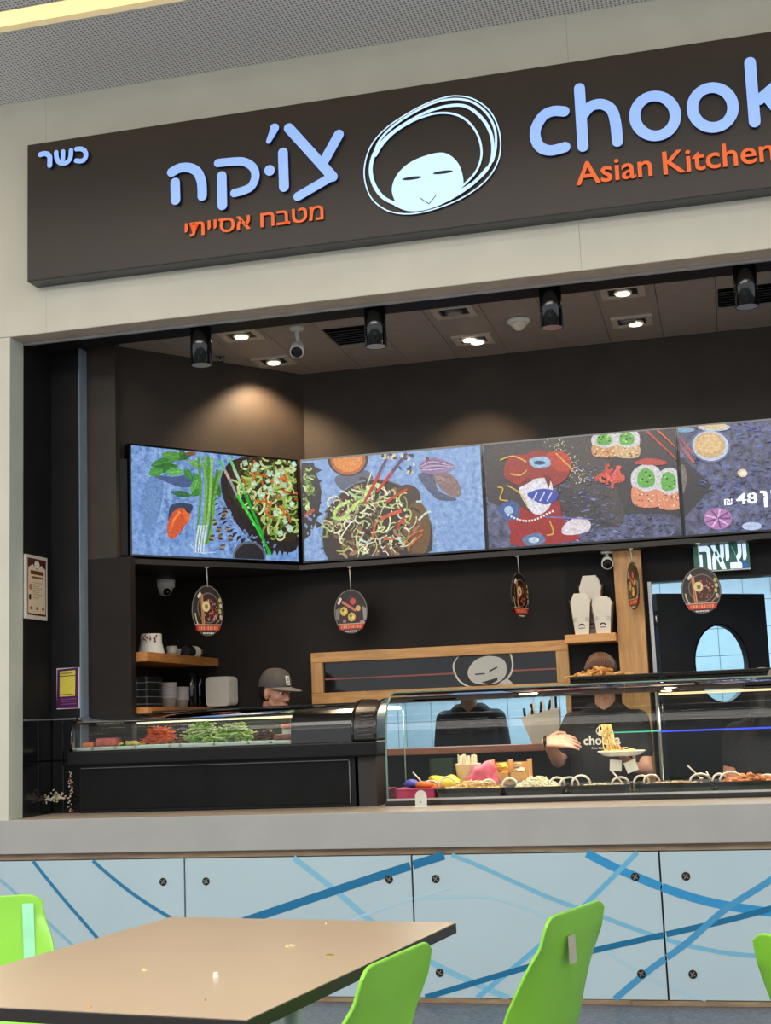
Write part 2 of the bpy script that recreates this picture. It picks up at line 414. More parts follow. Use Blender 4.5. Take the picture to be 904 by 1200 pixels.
# shop-front wall: upper band in three sheets, left upright, the counter closes it below
OZ = 3.41; LX = -3.60
wf = struct('wall_front', (-2, FY, OZ))
sx = [-9, PY(54, 350, FY).x, PY(680, 285, FY).x, 5]
for i in range(3):
    MB().box(sx[i] + .0004, sx[i + 1] - .0004, FY, FY + .12, OZ, CZ).build('wall_panel', m_beige, wf, bevel=.001, bseg=1)
MB().box(-9, LX, FY, FY + .12, .868, OZ - .003).build('wall_panel', m_beige, wf)
MB().box(-9, 5, FY + .10, FY + .14, OZ + .02, CZ).build('wall_core', m_black, wf)
tr = struct('trim_2', (LX, FY, .868))
MB().box(LX - .012, LX + .001, FY + .003, FY + .143, .868, OZ - .001).build('opening_reveal', m_beige2, tr)
MB().box(LX, 2.2, FY + .002, FY + .13, OZ - .002, OZ + .02).build('opening_soffit', M('soffit_paint', (196, 182, 164), .6), tr)
MB().box(LX, 2.2, FY + .145, FY + .165, OZ - .010, OZ + .01).build('shutter_rail', M('pale_grey_rail', (176, 172, 170), .4), tr)
MB().box(LX - .1, 2.2, FY + .165, 6.70, OZ, OZ + .04).build('header_soffit', m_black, tr)
MB().box(LX - .1, 2.2, 6.66, 6.70, OZ + .03, 3.52).build('header_soffit_face', m_black, tr)

# shop interior walls
MB().box(LX - .1, LX, FY + .143, 6.90, 1.372, 3.52).build('wall_left', m_black, kind='structure')
wl = struct('wall_left_tiled', (LX, 6.6, .0)); wl.name = 'wall_left_lower'
MB().box(LX - .1, LX - .012, FY + .143, 6.82, 0, 1.37).build('wall_core', m_black, wl)
for zz0, zz1 in ((.868, 1.145), (1.15, 1.366)):
    for y0, y1 in ((6.495, 6.655), (6.66, 6.805)):
        MB().box(LX - .012, LX, y0, y1 - .002, zz0, zz1).build('wall_tile', m_blacktile, wl, bevel=.002, bseg=1)
MB().box(LX - .005, LX + .014, 6.5, 6.812, 1.366, 1.375).build('tile_edge_trim', m_alugrey, wl)
# pier: black front face and its side, a painted blue-grey sheen, then the brown face
pr = struct('wall_pier', (-3.5, 6.85, 0)); MB().box(-3.66, -3.43, 6.83, 7.1, 0, 1.375).build('pier_core', m_black, pr)
MB().box(-3.6, -3.428, 6.812, 7.1, 1.375, 3.52).build('pier_face', m_black, pr)
for x0, x1 in ((-3.6, -3.532), (-3.53, -3.428)):
    for z0, z1 in ((.868, 1.145), (1.15, 1.366)):
        MB().box(x0, x1, 6.812, 6.829, z0, z1).build('wall_tile', m_blacktile, pr, bevel=.002, bseg=1)
MB().box(-3.6, -3.424, 6.806, 6.83, 1.366, 1.375).build('tile_edge_trim', m_alugrey, pr)
MB().box(-3.428, -3.424, 6.808, 6.90, .868, 3.45).build('painted_sheen_strip', M('blue_grey_sheen', (138, 154, 170), .3, .15), pr)
MB().box(-3.428, -3.165, 6.90, 6.96, 0, 2.25).build('pier_face', m_dark2, pr)
MB().box(-3.428, -3.248, 6.90, 6.96, 2.25, 3.52).build('pier_face', m_dark, pr)
# lower recess
MB().box(-3.52, -3.42, 6.96, 8.05, 0, 2.22).build('wall_left', m_dark2, kind='structure')
# angled wall that carries the first screen
A0 = Vector((-3.40, 6.96, 0)); 
MB().prism([Vector(p) for p in ((-3.335, 6.965, 2.25), (-2.49, 8.05, 2.25), (-2.58, 8.12, 2.25), (-3.43, 7.02, 2.25))], (0, 0, 1.27)).build('wall_corner', m_dark, kind='structure')
MB().box(-2.52, 2.2, 8.05, 8.15, 2.25, 3.52).build('wall_back', m_dark, kind='structure')
bw = struct('wall_back_lower', (-2, 8.05, 0))
PXL, PXR, DXL = -2.48, -.895, -.40
MB().box(-3.52, PXL, 8.05, 8.15, 0, 2.22).build('wall_section', m_dark2, bw)
MB().box(PXL, PXR, 8.05, 8.15, 0, 1.10).build('wall_section', m_black, bw)
MB().box(PXL, PXR, 8.05, 8.15, 1.72, 2.22).build('wall_section', m_dark2, bw)
MB().box(PXR, DXL - .01, 8.05, 8.15, 0, 2.22).build('wall_section', m_black, bw)
MB().box(DXL - .01, 2.2, 8.05, 8.15, 2.035, 2.22).build('wall_section', m_black, bw)
MB().box(1.35, 2.2, 8.05, 8.15, 0, 2.03).build('wall_section', m_black, bw)
MB().prism([Vector(p) for p in ((-3.22, 6.965, 2.22), (-2.48, 7.84, 2.22), (2.2, 7.84, 2.22), (2.2, 8.15, 2.22), (-3.52, 8.15, 2.22), (-3.43, 6.965, 2.22))], (0, 0, .03)).build('trim_3', M('screen_shelf_black', (34, 29, 26), .5), kind='structure')
MB().box(2.2, 2.3, FY + .14, 11.2, 0, 3.52).build('wall_right', m_dark, kind='structure')

# interior ceiling: long metal panels running into the shop
ci = struct('ceiling_shop', (-2, 7.4, 3.5))
MB().box(-3.7, 2.2, 6.70, 8.15, 3.522, 3.56).build('ceiling_backing', m_black, ci)
x = -.218 - .313 * 11
first = None
while x < 2.2:
    o = MB().box(x + .0015, x + .3115, 6.702, 8.05, 3.50, 3.52).build('ceiling_panel', m_ceil_in, ci, bevel=.0012, bseg=1)
    x += .313

# kitchen behind: white tiled far wall built tile by tile
KY = 10.6
kw = struct('wall_kitchen', (-.8, KY, 0))
MB().box(-4.1, 2.4, KY + .012, KY + .1, 0, 2.6).build('wall_core', m_grout, kw)
tl = None; T = .205
for i in range(-17, 8):
    for j in range(4, 13):
        x0 = .06 + i * T; z0 = .04 + j * T
        if tl is None: tl = MB().box(-T / 2 + .002, T / 2 - .002, -.006, .006, -T / 2 + .002, T / 2 - .002).build('wall_tile', m_tile, None); tl.parent = kw; tl.location = (x0 + .8, .006, z0)
        else: piece(tl, kw, (x0 + .8, .006, z0))
MB().box(-4.2, -4.1, 8.15, KY + .1, 0, 2.6).build('wall_kitchen_left', m_tile, kind='structure')
MB().box(-4.2, 2.4, 8.15, KY + .1, 2.6, 2.66).build('ceiling_kitchen', M('white_ceiling', (220, 222, 222), .7), kind='structure')
kl = thing('kitchen_lamp', 'flat bright ceiling lamp in the tiled kitchen behind the shop', 'lamp', (-.8, 9.5, 2.6))
MB().box(-2.4, .8, 9.1, 9.9, 2.56, 2.6).build('lamp_frame', m_white, kl)
MB().box(-2.35, .75, 9.15, 9.85, 2.553, 2.56).build('lamp_diffuser', M('cool_lamp_diffuser', (235, 245, 255), .5, emit=(225, 240, 255), es=2.0), kl)

# ------------------------------------------------------------------ service counter
sc_ = thing('service_counter', 'long grey topped shop counter with white panels printed with blue lines', 'counter', (-1.4, FY, 0))
MB().box(-9, 4.5, FY - .012, FY + .02, .70, .868).build('fascia', m_fascia, sc_, bevel=.002)
MB().box(LX, 2.2, FY + .02, 7.31, .83, .8675).build('worktop', M('worktop_laminate', (176, 160, 142), .35, var=.05), sc_)
MB().box(-9, 4.5, FY + .015, FY + .05, .668, .70).build('wood_rail', m_ply, sc_)
MB().box(-9, -.52, FY - .002, FY + .04, -.0 + .001, .022).build('wood_plinth', m_ply, sc_)
MB().box(-.518, 4.5, FY - .012, FY + .04, -.0 + .001, .021).build('wood_plinth', m_ply, sc_)
MB().box(-9, 4.5, FY + .02, FY + .10, .021, .70).build('carcass', m_blackp, sc_)
m_panel = M('white_glossy_panel', (180, 201, 209), .22, var=.02, scale=2)
m_bolt = M('dark_screw_cap', (60, 54, 50), .3, .8); m_bolt2 = M('bright_screw_cross', (170, 165, 155), .3, .9)
JX = [-.357 + 1.1437 * k for k in range(-8, 5)]
for i in range(len(JX) - 1):
    a, b = JX[i] + .004, JX[i + 1] - .004
    p = MB().box(a, b, FY, FY + .018, .024, .664).build('front_panel', m_panel, sc_, bevel=.0015, bseg=1)
    for bx in (a + .108, b - .108):
        for bz in (.135, .556):
            g = MB(); R = Matrix.Rotation(pi / 2, 3, 'X')
            g.lathe([(.019, 0), (.019, .003), (.016, .005)], (bx, FY, bz), 16, 0, R)
            for q in (0.6, 0.6 + pi / 2):
                g.obox((bx, FY - .0055, bz), (.026, .003, .004), Matrix.Rotation(q, 3, 'Y'), 1)
            g.build('screw_cap', [m_bolt, m_bolt2], p)
fp = Flat((0, FY, 0), (1, 0, 0), (0, 0, 1), (0, -1, 0), 6e-5, .0006)
def cl(pts, wpx, col):
    P = [PY(a, b, FY) for a, b in pts]
    def keep(a, b):
        mx = (a[0] + b[0]) / 2; mz = (a[1] + b[1]) / 2
        return .025 < mz < .663 and all(abs(mx - j) > .005 for j in JX)
    L = math.hypot(P[-1].x - P[0].x, P[-1].z - P[0].z)
    fp.stroke([(p.x, p.z) for p in P], wpx / 233.0, col, smooth=max(10, int(L / .006 / max(1, len(P) - 1))), keep=keep)
cl([(444, 1067), (483, 1053.5), (530, 1051), (580, 1053), (650, 1078), (700, 1107), (760, 1146), (830, 1173)], 3.2, (168, 202, 216))
cl([(335, 998), (385, 1037), (450, 1091), (512, 1131), (606, 1174)], 6.5, (130, 188, 214))
cl([(400, 1083), (460, 1060), (530, 1040)], 2.6, (176, 205, 218))
cl([(516, 997), (560, 1014), (640, 1050), (700, 1072), (760, 1094), (820, 1111), (884, 1120), (960, 1118)], 4.6, (120, 182, 210))
cl([(676, 994), (740, 1025), (820, 1054), (904, 1069), (990, 1076)], 9, (48, 146, 200))
cl([(754, 992), (684, 1062), (632, 1109), (561, 1168), (540, 1186)], 5, (104, 178, 214))
cl([(480, 1174), (508, 1166), (620, 1133), (700, 1113), (850, 1079), (940, 1054), (1000, 1036)], 6, (18, 108, 150))
cl([(960, 990), (904, 1031), (850, 1066), (804, 1106), (760, 1138), (715, 1176)], 6.5, (70, 150, 196))
cl([(285, 1080), (380, 1048), (455, 1023), (525, 1001), (545, 994)], 9, (22, 112, 158))
cl([(34, 1003), (70, 1048), (118, 1104), (160, 1160)], 4, (34, 122, 166))
cl([(100, 1001), (150, 1043), (203, 1077), (270, 1110)], 4, (34, 122, 166))
cl([(-40, 1000), (0, 1031), (40, 1066), (90, 1112)], 3.5, (130, 182, 205))
fp.build('printed_lines', M('printed_colour', attr=True, rough=.3, var=0), sc_)

# ------------------------------------------------------------------ the shop sign
SY = 6.235
S0 = PY(31.5, 330, SY); S1 = PY(31.5, 170, SY); SBZ = (S0.z + PY(904, 220, SY).z) / 2; STZ = (S1.z + PY(904, 36, SY).z) / 2
sg = thing('sign_board', 'long dark brown illuminated shop sign above the opening with white and orange lettering', 'sign', (-1.4, SY, SBZ))
m_sign = M('sign_brown_face', (48, 40, 35), .30, var=.05, scale=2); m_signe = M('sign_dark_edge', (52, 54, 56), .35)
MB().box(S0.x + .004, 2.4, SY, SY + .02, SBZ + .004, STZ - .004).build('sign_face', m_sign, sg)
MB().box(S0.x, 2.404, SY + .004, FY - .002, SBZ, STZ).build('sign_case', m_signe, sg, bevel=.002)
m_lit = M('lit_white_letter', (120, 140, 190), .3, emit=(142, 180, 250), es=.80, var=.05, scale=9)
m_lside = M('letter_side_blue', (18, 22, 66), .4)
m_org = M('orange_letter', (200, 84, 30), .4, emit=(228, 98, 30), es=.55); m_oside = M('orange_letter_side', (120, 50, 18), .5)
m_logo = M('lit_logo_white', (120, 150, 170), .3, emit=(205, 234, 252), es=.92, var=.04, scale=6)
def SP(px, py): return PY(px, py, SY)
def letter(strokes, w, name='letter', mats=None, depth=.022):
    mb = MB()
    for st in strokes:
        pts, sm, ww = st[0], st[1], (st[2] if len(st) > 2 else w)
        P = [SP(*q) for q in pts]
        if sm: P = catmull(P, 7)
        if isinstance(ww, tuple): ww = [ww[0] + (ww[1] - ww[0]) * i / (len(P) - 1) for i in range(len(P))]
        raised_stroke(mb, P, ww, (0, -1, 0), depth); depth += .0005
    return mb.build(name, mats or [m_lit, m_lside], sg)
def c3(*p): return [(190 + x / 3.93, 140 + y / 3.93) for x, y in p]
def c4(*p): return [(610 + x / 3.075, 60 + y / 3.075) for x, y in p]
def c2(*p): return [(30 + x / 9.04, 160 + y / 9.04) for x, y in p]
def c1(*p): return [(410 + x / 4.758, 100 + y / 4.758) for x, y in p]
W = .052
letter([(c3((52, 250), (90, 231), (135, 230), (170, 250), (188, 290), (192, 330), (192, 360)), 1, W * .98), (c3((68, 298), (70, 378)), 0)], W)
letter([(c3((265, 208), (340, 201), (385, 203), (425, 228), (437, 270), (418, 315), (380, 335), (340, 346)), 1, W * .85), (c3((282, 268), (285, 402)), 0)], W)
letter([(c3((501, 241), (503, 243)), 0, W * 1.05)], W)
letter([(c3((563, 160), (568, 318)), 0)], W)
letter([(c3((524, 48), (513, 75), (497, 108)), 1, (W * .95, W * .5))], W)
letter([(c3((590, 48), (690, 158), (792, 272)), 0), (c3((820, 78), (752, 200)), 0), (c3((790, 270), (632, 362)), 0, W * .9)], W)
W2 = .0525
letter([(c4((160, 224), (120, 223), (82, 243), (56, 295), (68, 345), (108, 364), (163, 352)), 1)], W2)
letter([(c4((215, 141), (228, 350)), 0), (c4((229, 235), (255, 206), (295, 198), (330, 218), (345, 265), (352, 332)), 1)], W2)
for cx, cy in ((487, 240), (694, 210)):
    ring = [SP(*q) for q in c4(*[(cx + 73 * cos(a), cy + 71.5 * sin(a)) for a in [2 * pi * k / 40 for k in range(40)]])]
    mb = MB(); raised_stroke(mb, ring[::-1], W2, (0, -1, 0), .022, closed=True); mb.build('letter', [m_lit, m_lside], sg)
letter([(c4((828, 48), (845, 262)), 0), (c4((862, 182), (925, 128)), 0), (c4((885, 166), (946, 238)), 0)], W2)
W3 = .026
letter([(c2((178, 208), (215, 198), (255, 205), (277, 235), (278, 270), (277, 322)), 1)], W3 * 1.1)
letter([(c2((345, 186), (350, 245), (375, 288), (420, 300), (465, 285), (495, 240), (502, 165)), 1), (c2((418, 178), (416, 255)), 0)], W3)
letter([(c2((560, 150), (605, 148), (645, 168), (660, 215), (640, 262), (600, 277), (556, 272)), 1)], W3)
def letters_of(mb, name, mats, parent):      # one part per letter
    n = len(mb.v); par = list(range(n))
    def find(a):
        while par[a] != a: par[a] = par[par[a]]; a = par[a]
        return a
    key = {}
    for i, v in enumerate(mb.v):
        k_ = (round(v.x, 5), round(v.y, 5), round(v.z, 5))
        if k_ in key: par[find(i)] = find(key[k_])
        else: key[k_] = i
    for f in mb.f:
        for q in f[1:]: par[find(q)] = find(f[0])
    groups = {}
    for j, f in enumerate(mb.f): groups.setdefault(find(f[0]), []).append(j)
    for js in groups.values():
        m2 = MB(); mp = {}
        for j in js:
            for q in mb.f[j]:
                if q not in mp: mp[q] = len(m2.v); m2.v.append(mb.v[q])
            m2.f.append([mp[q] for q in mb.f[j]]); m2.m.append(mb.m[j]); m2.s.append(False); m2.c.append(None)
        m2.build(name, mats, parent)
def sign_text(s, pl, pr, capz, off=.014):
    a = SP(*pl); b = SP(*pr); mb = MB()
    put_text(mb, s, (a.x, SY, (a.z + b.z) / 2), (1, 0, 0), (0, 0, 1), b.x - a.x, capz, off, extrude=(0, -.014, 0))
    letters_of(mb, 'letter', [m_org, m_oside], sg)
sign_text('יתייסא חבטמ', (218, 277.5), (380.5, 259), .088)
sign_text('Asian', c4((203, 485))[0], c4((478, 452))[0], .118, .012)
sign_text('Kitchen', c4((517, 444))[0], c4((918, 400))[0], .118, .012)
# round emblem of a sleeping face in swirling hair
lg = MB(); nl_ = [0]
def loop(pts, w, closed=False):
    P = catmull([SP(*q) for q in c1(*pts)], 6, closed)
    if isinstance(w, list):
        n = len(P); ww = [w[min(len(w) - 1, int(i / n * len(w)))] * (1) for i in range(n)]
        ww = [sum(ww[max(0, i - 4):i + 5]) / len(ww[max(0, i - 4):i + 5]) for i in range(n)]
    else: ww = [w] * len(P)
    raised_stroke(lg, P, ww, (0, -1, 0), .015 + .0005 * nl_[0], closed=closed); nl_[0] += 1
k = 1 / 1110.0  # crop pixel to metres
loop([(600, 66), (690, 82), (775, 140), (825, 225), (845, 330), (828, 435), (760, 540), (640, 628), (500, 688), (350, 722), (225, 708), (140, 652), (98, 575), (86, 470), (120, 350), (200, 252), (320, 168), (440, 105), (530, 76)][::-1], 7.5 * k, True)
loop([(132, 430), (165, 325), (240, 240), (350, 165), (470, 106), (580, 84), (680, 98), (765, 160), (812, 250), (818, 350), (800, 430)], 13 * k)
loop([(262, 668), (190, 630), (140, 560), (122, 470), (150, 372), (225, 285), (330, 210), (450, 150), (570, 120), (660, 128), (740, 190), (788, 270), (802, 360), (785, 450), (720, 530), (610, 600)], [20 * k, 22 * k, 20 * k, 14 * k, 17 * k, 18 * k, 18 * k, 16 * k, 14 * k])
loop([(150, 400), (190, 335), (260, 265), (370, 200), (480, 165), (570, 165), (645, 195), (705, 260), (735, 340), (735, 420), (700, 500), (625, 575)], 12 * k)
loop([(262, 672), (330, 698), (430, 692), (560, 640), (690, 555), (770, 470)], 18 * k)
lg.build('emblem_hair', [m_logo, m_lside], sg)
face = MB()
fp_ = [SP(*q) for q in c1(*[(q.x, q.y) for q in catmull([(p[0], p[1], 0) for p in [(500, 382), (560, 395), (608, 440), (632, 500), (636, 560), (600, 608), (520, 652), (420, 690), (340, 700), (280, 680), (250, 635), (240, 580), (262, 515), (315, 455), (395, 410)]], 4, True)])]
face.add([p + Vector((0, -.016, 0)) for p in fp_] + fp_, [list(range(len(fp_)))], 0)
n_ = len(fp_); face.add([p + Vector((0, -.016, 0)) for p in fp_] + fp_, [(i, (i + 1) % n_, n_ + (i + 1) % n_, n_ + i) for i in range(n_)], 1)
face.build('emblem_face', [m_logo, m_lside], sg)
ey = Flat((0, SY - .016, 0), (1, 0, 0), (0, 0, 1), (0, -1, 0), 1e-4, .001)
for cx, cy in ((352, 525), (524, 492)):
    ey.poly([(SP(*q).x, SP(*q).z) for q in c1(*[(cx + 56 * cos(a) * cos(-.13) - 9 * sin(a) * sin(-.13), cy + 56 * cos(a) * sin(-.13) + 9 * sin(a) * cos(-.13)) for a in [2 * pi * j / 20 for j in range(20)]])], (10, 14, 30))
ey.stroke([(SP(*q).x, SP(*q).z) for q in c1((397, 635), (447, 668))], .004, (20, 30, 60), smooth=0)
ey.stroke([(SP(*q).x, SP(*q).z) for q in c1((447, 668), (487, 618))], .004, (20, 30, 60), smooth=0)
m_ink = M('ink_dark', attr=True, rough=.4, var=0)
for nm, ff in (('emblem_eye', [0]), ('emblem_eye', [1]), ('emblem_mouth', [2, 3])):
    g = MB()
    for j in ff: g.add([ey.mb.v[q] for q in ey.mb.f[j]], [list(range(len(ey.mb.f[j])))], 0, False, (10, 14, 30))
    g.build(nm, m_ink, sg)

# ------------------------------------------------------------------ ceiling fittings
tubel = ['black tube spotlight hanging at the left end of the opening', 'black tube spotlight hanging second from the left in the opening', 'black tube spotlight hanging third from the left, right of the smoke detector', 'black tube spotlight hanging before the right square ceiling vent']
m_tin = M('tube_bright_lining', (200, 196, 188), .3, .6)
for i, (px, py) in enumerate(((236, 424), (441, 405), (647, 381), (876, 357))):
    b = PY(px, py, 6.58); b.z = 3.205
    t = thing('tube_spotlight', tubel[i], 'lamp', (b.x, 6.58, 3.41), 'black tube spotlights above the opening')
    g = MB(); g.lathe([(.053, .205), (.0565, .203), (.0565, 0), (.052, 0), (.052, .004)], b, 28); g.build('tube', m_blackg, t)
    g = MB(); g.lathe([(.0515, .001), (.048, .01), (.044, .14), (1e-5, .15)], b, 28); g.build('reflector', m_tin, t)
    MB().lathe([(.03, .13), (.03, .138), (1e-5, .139)], b, 16).build('lens', m_blackg, t)
m_bulb = M('warm_lit_bulb', (255, 235, 210), .3, emit=(255, 226, 190), es=6.0)
m_bulboff = M('unlit_bulb', (190, 180, 165), .3, .5)
dl = [((-2.54, 7.06), (1,), 'square downlight left of the ceiling bullet camera'),
      ((-2.55, 7.66), (1,), 'square downlight glowing in the corner above the vegetable screen'),
      ((-1.305, 7.065), (0,), 'unlit square downlight between two tube spotlights'),
      ((-1.305, 7.65), (1, 1), 'square downlight with both lamps lit above the noodle bowl screen'),
      ((-.386, 7.045), (1,), 'square downlight tucked behind the header, right of the smoke detector'),
      ((-.377, 7.62), (1, 0), 'square downlight with one lamp lit and one dark, above the sushi screen'),
      ((1.0, 7.05), (1,), 'square downlight near the right wall, close to the header'), ((1.0, 7.62), (1,), 'square downlight near the right wall, close to the back wall')]
for (x, y), st, lab in dl:
    t = thing('square_downlight', lab, 'lamp', (x, y, 3.5), 'square downlights in the shop ceiling')
    g = MB(); s = .100
    for a, b, c, d in ((-s, s, -s, -s + .030), (-s, s, s - .030, s), (-s, -s + .030, -s + .030, s - .030), (s - .030, s, -s + .030, s - .030)):
        g.box(x + a * 1.15, x + b * 1.15, y + c, y + d, 3.488, 3.4995)
    g.build('frame', m_ceil_in if False else M('downlight_frame', (196, 184, 170), .4), t)
    MB().box(x - .075, x + .075, y - .064, y + .064, 3.496, 3.4995).build('recess', m_blackp, t)
    for j, lit in enumerate(st):
        cy = y + (0 if len(st) == 1 else (.032 if j == 0 else -.032)) * (1 if len(st) > 1 else 1)
        cx = x + (0 if len(st) == 1 else (.018 if j == 0 else -.018))
        g = MB(); g.lathe([(.047, .008), (.047, .018), (.040, .018), (.038, .006)], (cx, cy, 3.478), 24); g.build('gimbal_ring', m_white if lit else m_alugrey, t)
        MB().lathe([(.037, 0), (.030, .006), (1e-5, .008)], (cx, cy, 3.480), 20).build('bulb', m_bulb if lit else m_bulboff, t)
for (x, y), lab in (((-1.93, 7.30), 'black slotted square vent behind the second tube spotlight'), ((.255, 7.36), 'black slotted square vent behind the right tube spotlight')):
    t = thing('ceiling_vent', lab, 'vent', (x, y, 3.5))
    MB().box(x - .15, x + .15, y - .16, y + .16, 3.494, 3.4995).build('vent_frame', m_blackp, t)
    sl = MB()
    for k in range(7): sl.obox((x, y - .135 + k * .045, 3.488), (.28, .03, .004), Matrix.Rotation(.5, 3, 'X'))
    o = sl.build('vent_slats', m_blackg, t); o['kind'] = 'stuff'
p = PZ(608, 374, 3.5)
t = thing('smoke_detector', 'white domed smoke detector on the shop ceiling between two downlights', 'smoke detector', (p.x, p.y, 3.5))
MB().lathe([(.052, 0), (.064, -.004), (.066, -.018), (.055, -.026)][::-1], (p.x, p.y, 3.5), 28).build('base', m_white, t)
MB().lathe([(1e-5, -.066), (.018, -.064), (.03, -.05), (.046, -.034), (.048, -.026)], (p.x, p.y, 3.5), 28).build('sensor_head', M('cream_plastic', (226, 218, 196), .4), t)
p = PZ(258, 417, 3.5)
t = thing('sprinkler', 'small metal sprinkler in the shop ceiling beside the left tube spotlight', 'sprinkler', (p.x, p.y, 3.5))
MB().lathe([(.032, -.006), (.036, 0)], (p.x, p.y, 3.5), 20).build('escutcheon', m_alugrey, t)
MB().lathe([(.022, -.034), (.022, -.030), (.006, -.028), (.006, -.005)], (p.x, p.y, 3.5), 16).build('sprinkler_head', m_steel, t)

def bullet_cam(loc, aim, lab, h=.10, s=1.0):
    x, y, z = loc; t = thing('security_camera', lab, 'security camera', loc)
    MB().lathe([(.036 * s, -.012 * s), (.042 * s, 0)], loc, 20).build('mount', m_white, t)
    e = Vector((x, y, z - h * s)); MB().tube([loc, (x, y, z - .04 * s), (x + .004, y, z - .07 * s), e], .011 * s, 10).build('arm', m_white, t)
    d = (Vector(aim) - e).normalized(); R = d.to_track_quat('Z', 'Y').to_matrix(); c = e - d * .045 * s
    MB().lathe([(.018 * s, 0), (.030 * s, .01 * s), (.036 * s, .05 * s), (.038 * s, .105 * s), (.031 * s, .108 * s)], c, 20, 0, R).build('housing', m_white, t)
    MB().lathe([(.031 * s, .1085 * s), (.018 * s, .111 * s), (1e-5, .112 * s)], c, 20, 0, R).build('lens', m_blackg, t)
bullet_cam((PZ(348, 384, 3.5).x, PZ(348, 384, 3.5).y, 3.4995), (-1.9, 5.6, 2.2), 'white bullet security camera hanging from the shop ceiling', .11, 1.05)
q = PY(711, 642, 7.95); bullet_cam((q.x, 7.95, 2.219), (-.5, 6.4, 1.6), 'white bullet security camera under the screens beside the wooden post', .062, .92)
q = PY(193, 672, 7.9)
t = thing('security_camera', 'white dome security camera in the dark recess below the vegetable screen', 'security camera', (q.x, 7.9, 2.22))
MB().lathe([(.052, -.052), (.062, -.045), (.066, 0)], (q.x, 7.9, 2.2195), 24).build('mount', m_white, t)
MB().sph((q.x, 7.9, 2.165), (.048, .048, .046), 20, 12).build('dome', m_white, t)
MB().sph((q.x + .025, 7.872, 2.145), (.024, .024, .024), 16, 10).build('lens', m_blackg, t)

# ------------------------------------------------------------------ menu screens
def screen_mat(name, c1_, c2_, scale, es=.85, c3_=None):
    mt = bpy.data.materials.new(name); mt.use_nodes = True; nt = mt.node_tree; N = nt.nodes; L = nt.links; p = N['Principled BSDF']
    tc = N.new('ShaderNodeTexCoord'); nz = N.new('ShaderNodeTexNoise'); nz.inputs['Scale'].default_value = scale; nz.inputs['Detail'].default_value = 9; nz.inputs['Roughness'].default_value = .72
    L.new(tc.outputs['Object'], nz.inputs['Vector'])
    n2 = N.new('ShaderNodeTexNoise'); n2.inputs['Scale'].default_value = 2.2; L.new(tc.outputs['Object'], n2.inputs['Vector'])
    cr = N.new('ShaderNodeValToRGB'); cr.color_ramp.elements[0].position = .36; cr.color_ramp.elements[1].position = .66
    cr.color_ramp.elements[0].color = lin(c1_); cr.color_ramp.elements[1].color = lin(c2_); L.new(nz.outputs[0], cr.inputs[0])
    mx = N.new('ShaderNodeMix'); mx.data_type = 'RGBA'; r2 = N.new('ShaderNodeValToRGB'); r2.color_ramp.elements[0].position = .4; r2.color_ramp.elements[1].position = .62
    L.new(n2.outputs[0], r2.inputs[0]); L.new(r2.outputs[0], mx.inputs[0]); L.new(cr.outputs[0], mx.inputs[6]); mx.inputs[7].default_value = lin(c3_ or c1_)
    m2 = N.new('ShaderNodeMix'); m2.data_type = 'RGBA'; m2.inputs[0].default_value = .45; L.new(cr.outputs[0], m2.inputs[6]); L.new(mx.outputs[2], m2.inputs[7])
    p.inputs['Base Color'].default_value = (.01, .01, .01, 1); L.new(m2.outputs[2], p.inputs['Emission Color']); p.inputs['Emission Strength'].default_value = es
    p.inputs['Roughness'].default_value = .25; return mt
m_scr1 = screen_mat('screen_blue_slate', (62, 100, 164), (156, 192, 238), 26, 1.0, (92, 140, 206))
m_scr2 = screen_mat('screen_blue_stone', (88, 126, 182), (166, 194, 232), 30, 1.0, (122, 156, 208))
m_scr3 = screen_mat('screen_dark_slate', (34, 36, 58), (140, 146, 190), 20, .75, (54, 52, 66))
def pic_mat():
    mt = bpy.data.materials.new('screen_picture'); mt.use_nodes = True; nt = mt.node_tree; N = nt.nodes; L = nt.links; p = N['Principled BSDF']
    va = N.new('ShaderNodeVertexColor'); va.layer_name = 'Col'; tc = N.new('ShaderNodeTexCoord'); nz = N.new('ShaderNodeTexNoise'); nz.inputs['Scale'].default_value = 70; nz.inputs['Detail'].default_value = 6
    L.new(tc.outputs['Object'], nz.inputs['Vector']); cr = N.new('ShaderNodeValToRGB'); cr.color_ramp.elements[0].position = .3; cr.color_ramp.elements[1].position = .7
    cr.color_ramp.elements[0].color = (.62, .62, .62, 1); cr.color_ramp.elements[1].color = (1.15, 1.15, 1.15, 1); L.new(nz.outputs[0], cr.inputs[0])
    mx = N.new('ShaderNodeMix'); mx.data_type = 'RGBA'; mx.blend_type = 'MULTIPLY'; mx.inputs[0].default_value = 1
    L.new(va.outputs[0], mx.inputs[6]); L.new(cr.outputs[0], mx.inputs[7])
    p.inputs['Base Color'].default_value = (.01, .01, .01, 1); L.new(mx.outputs[2], p.inputs['Emission Color']); p.inputs['Emission Strength'].default_value = 1.02
    p.inputs['Roughness'].default_value = .25; return mt
m_pic = pic_mat()
SW, SH = 1.12, .625
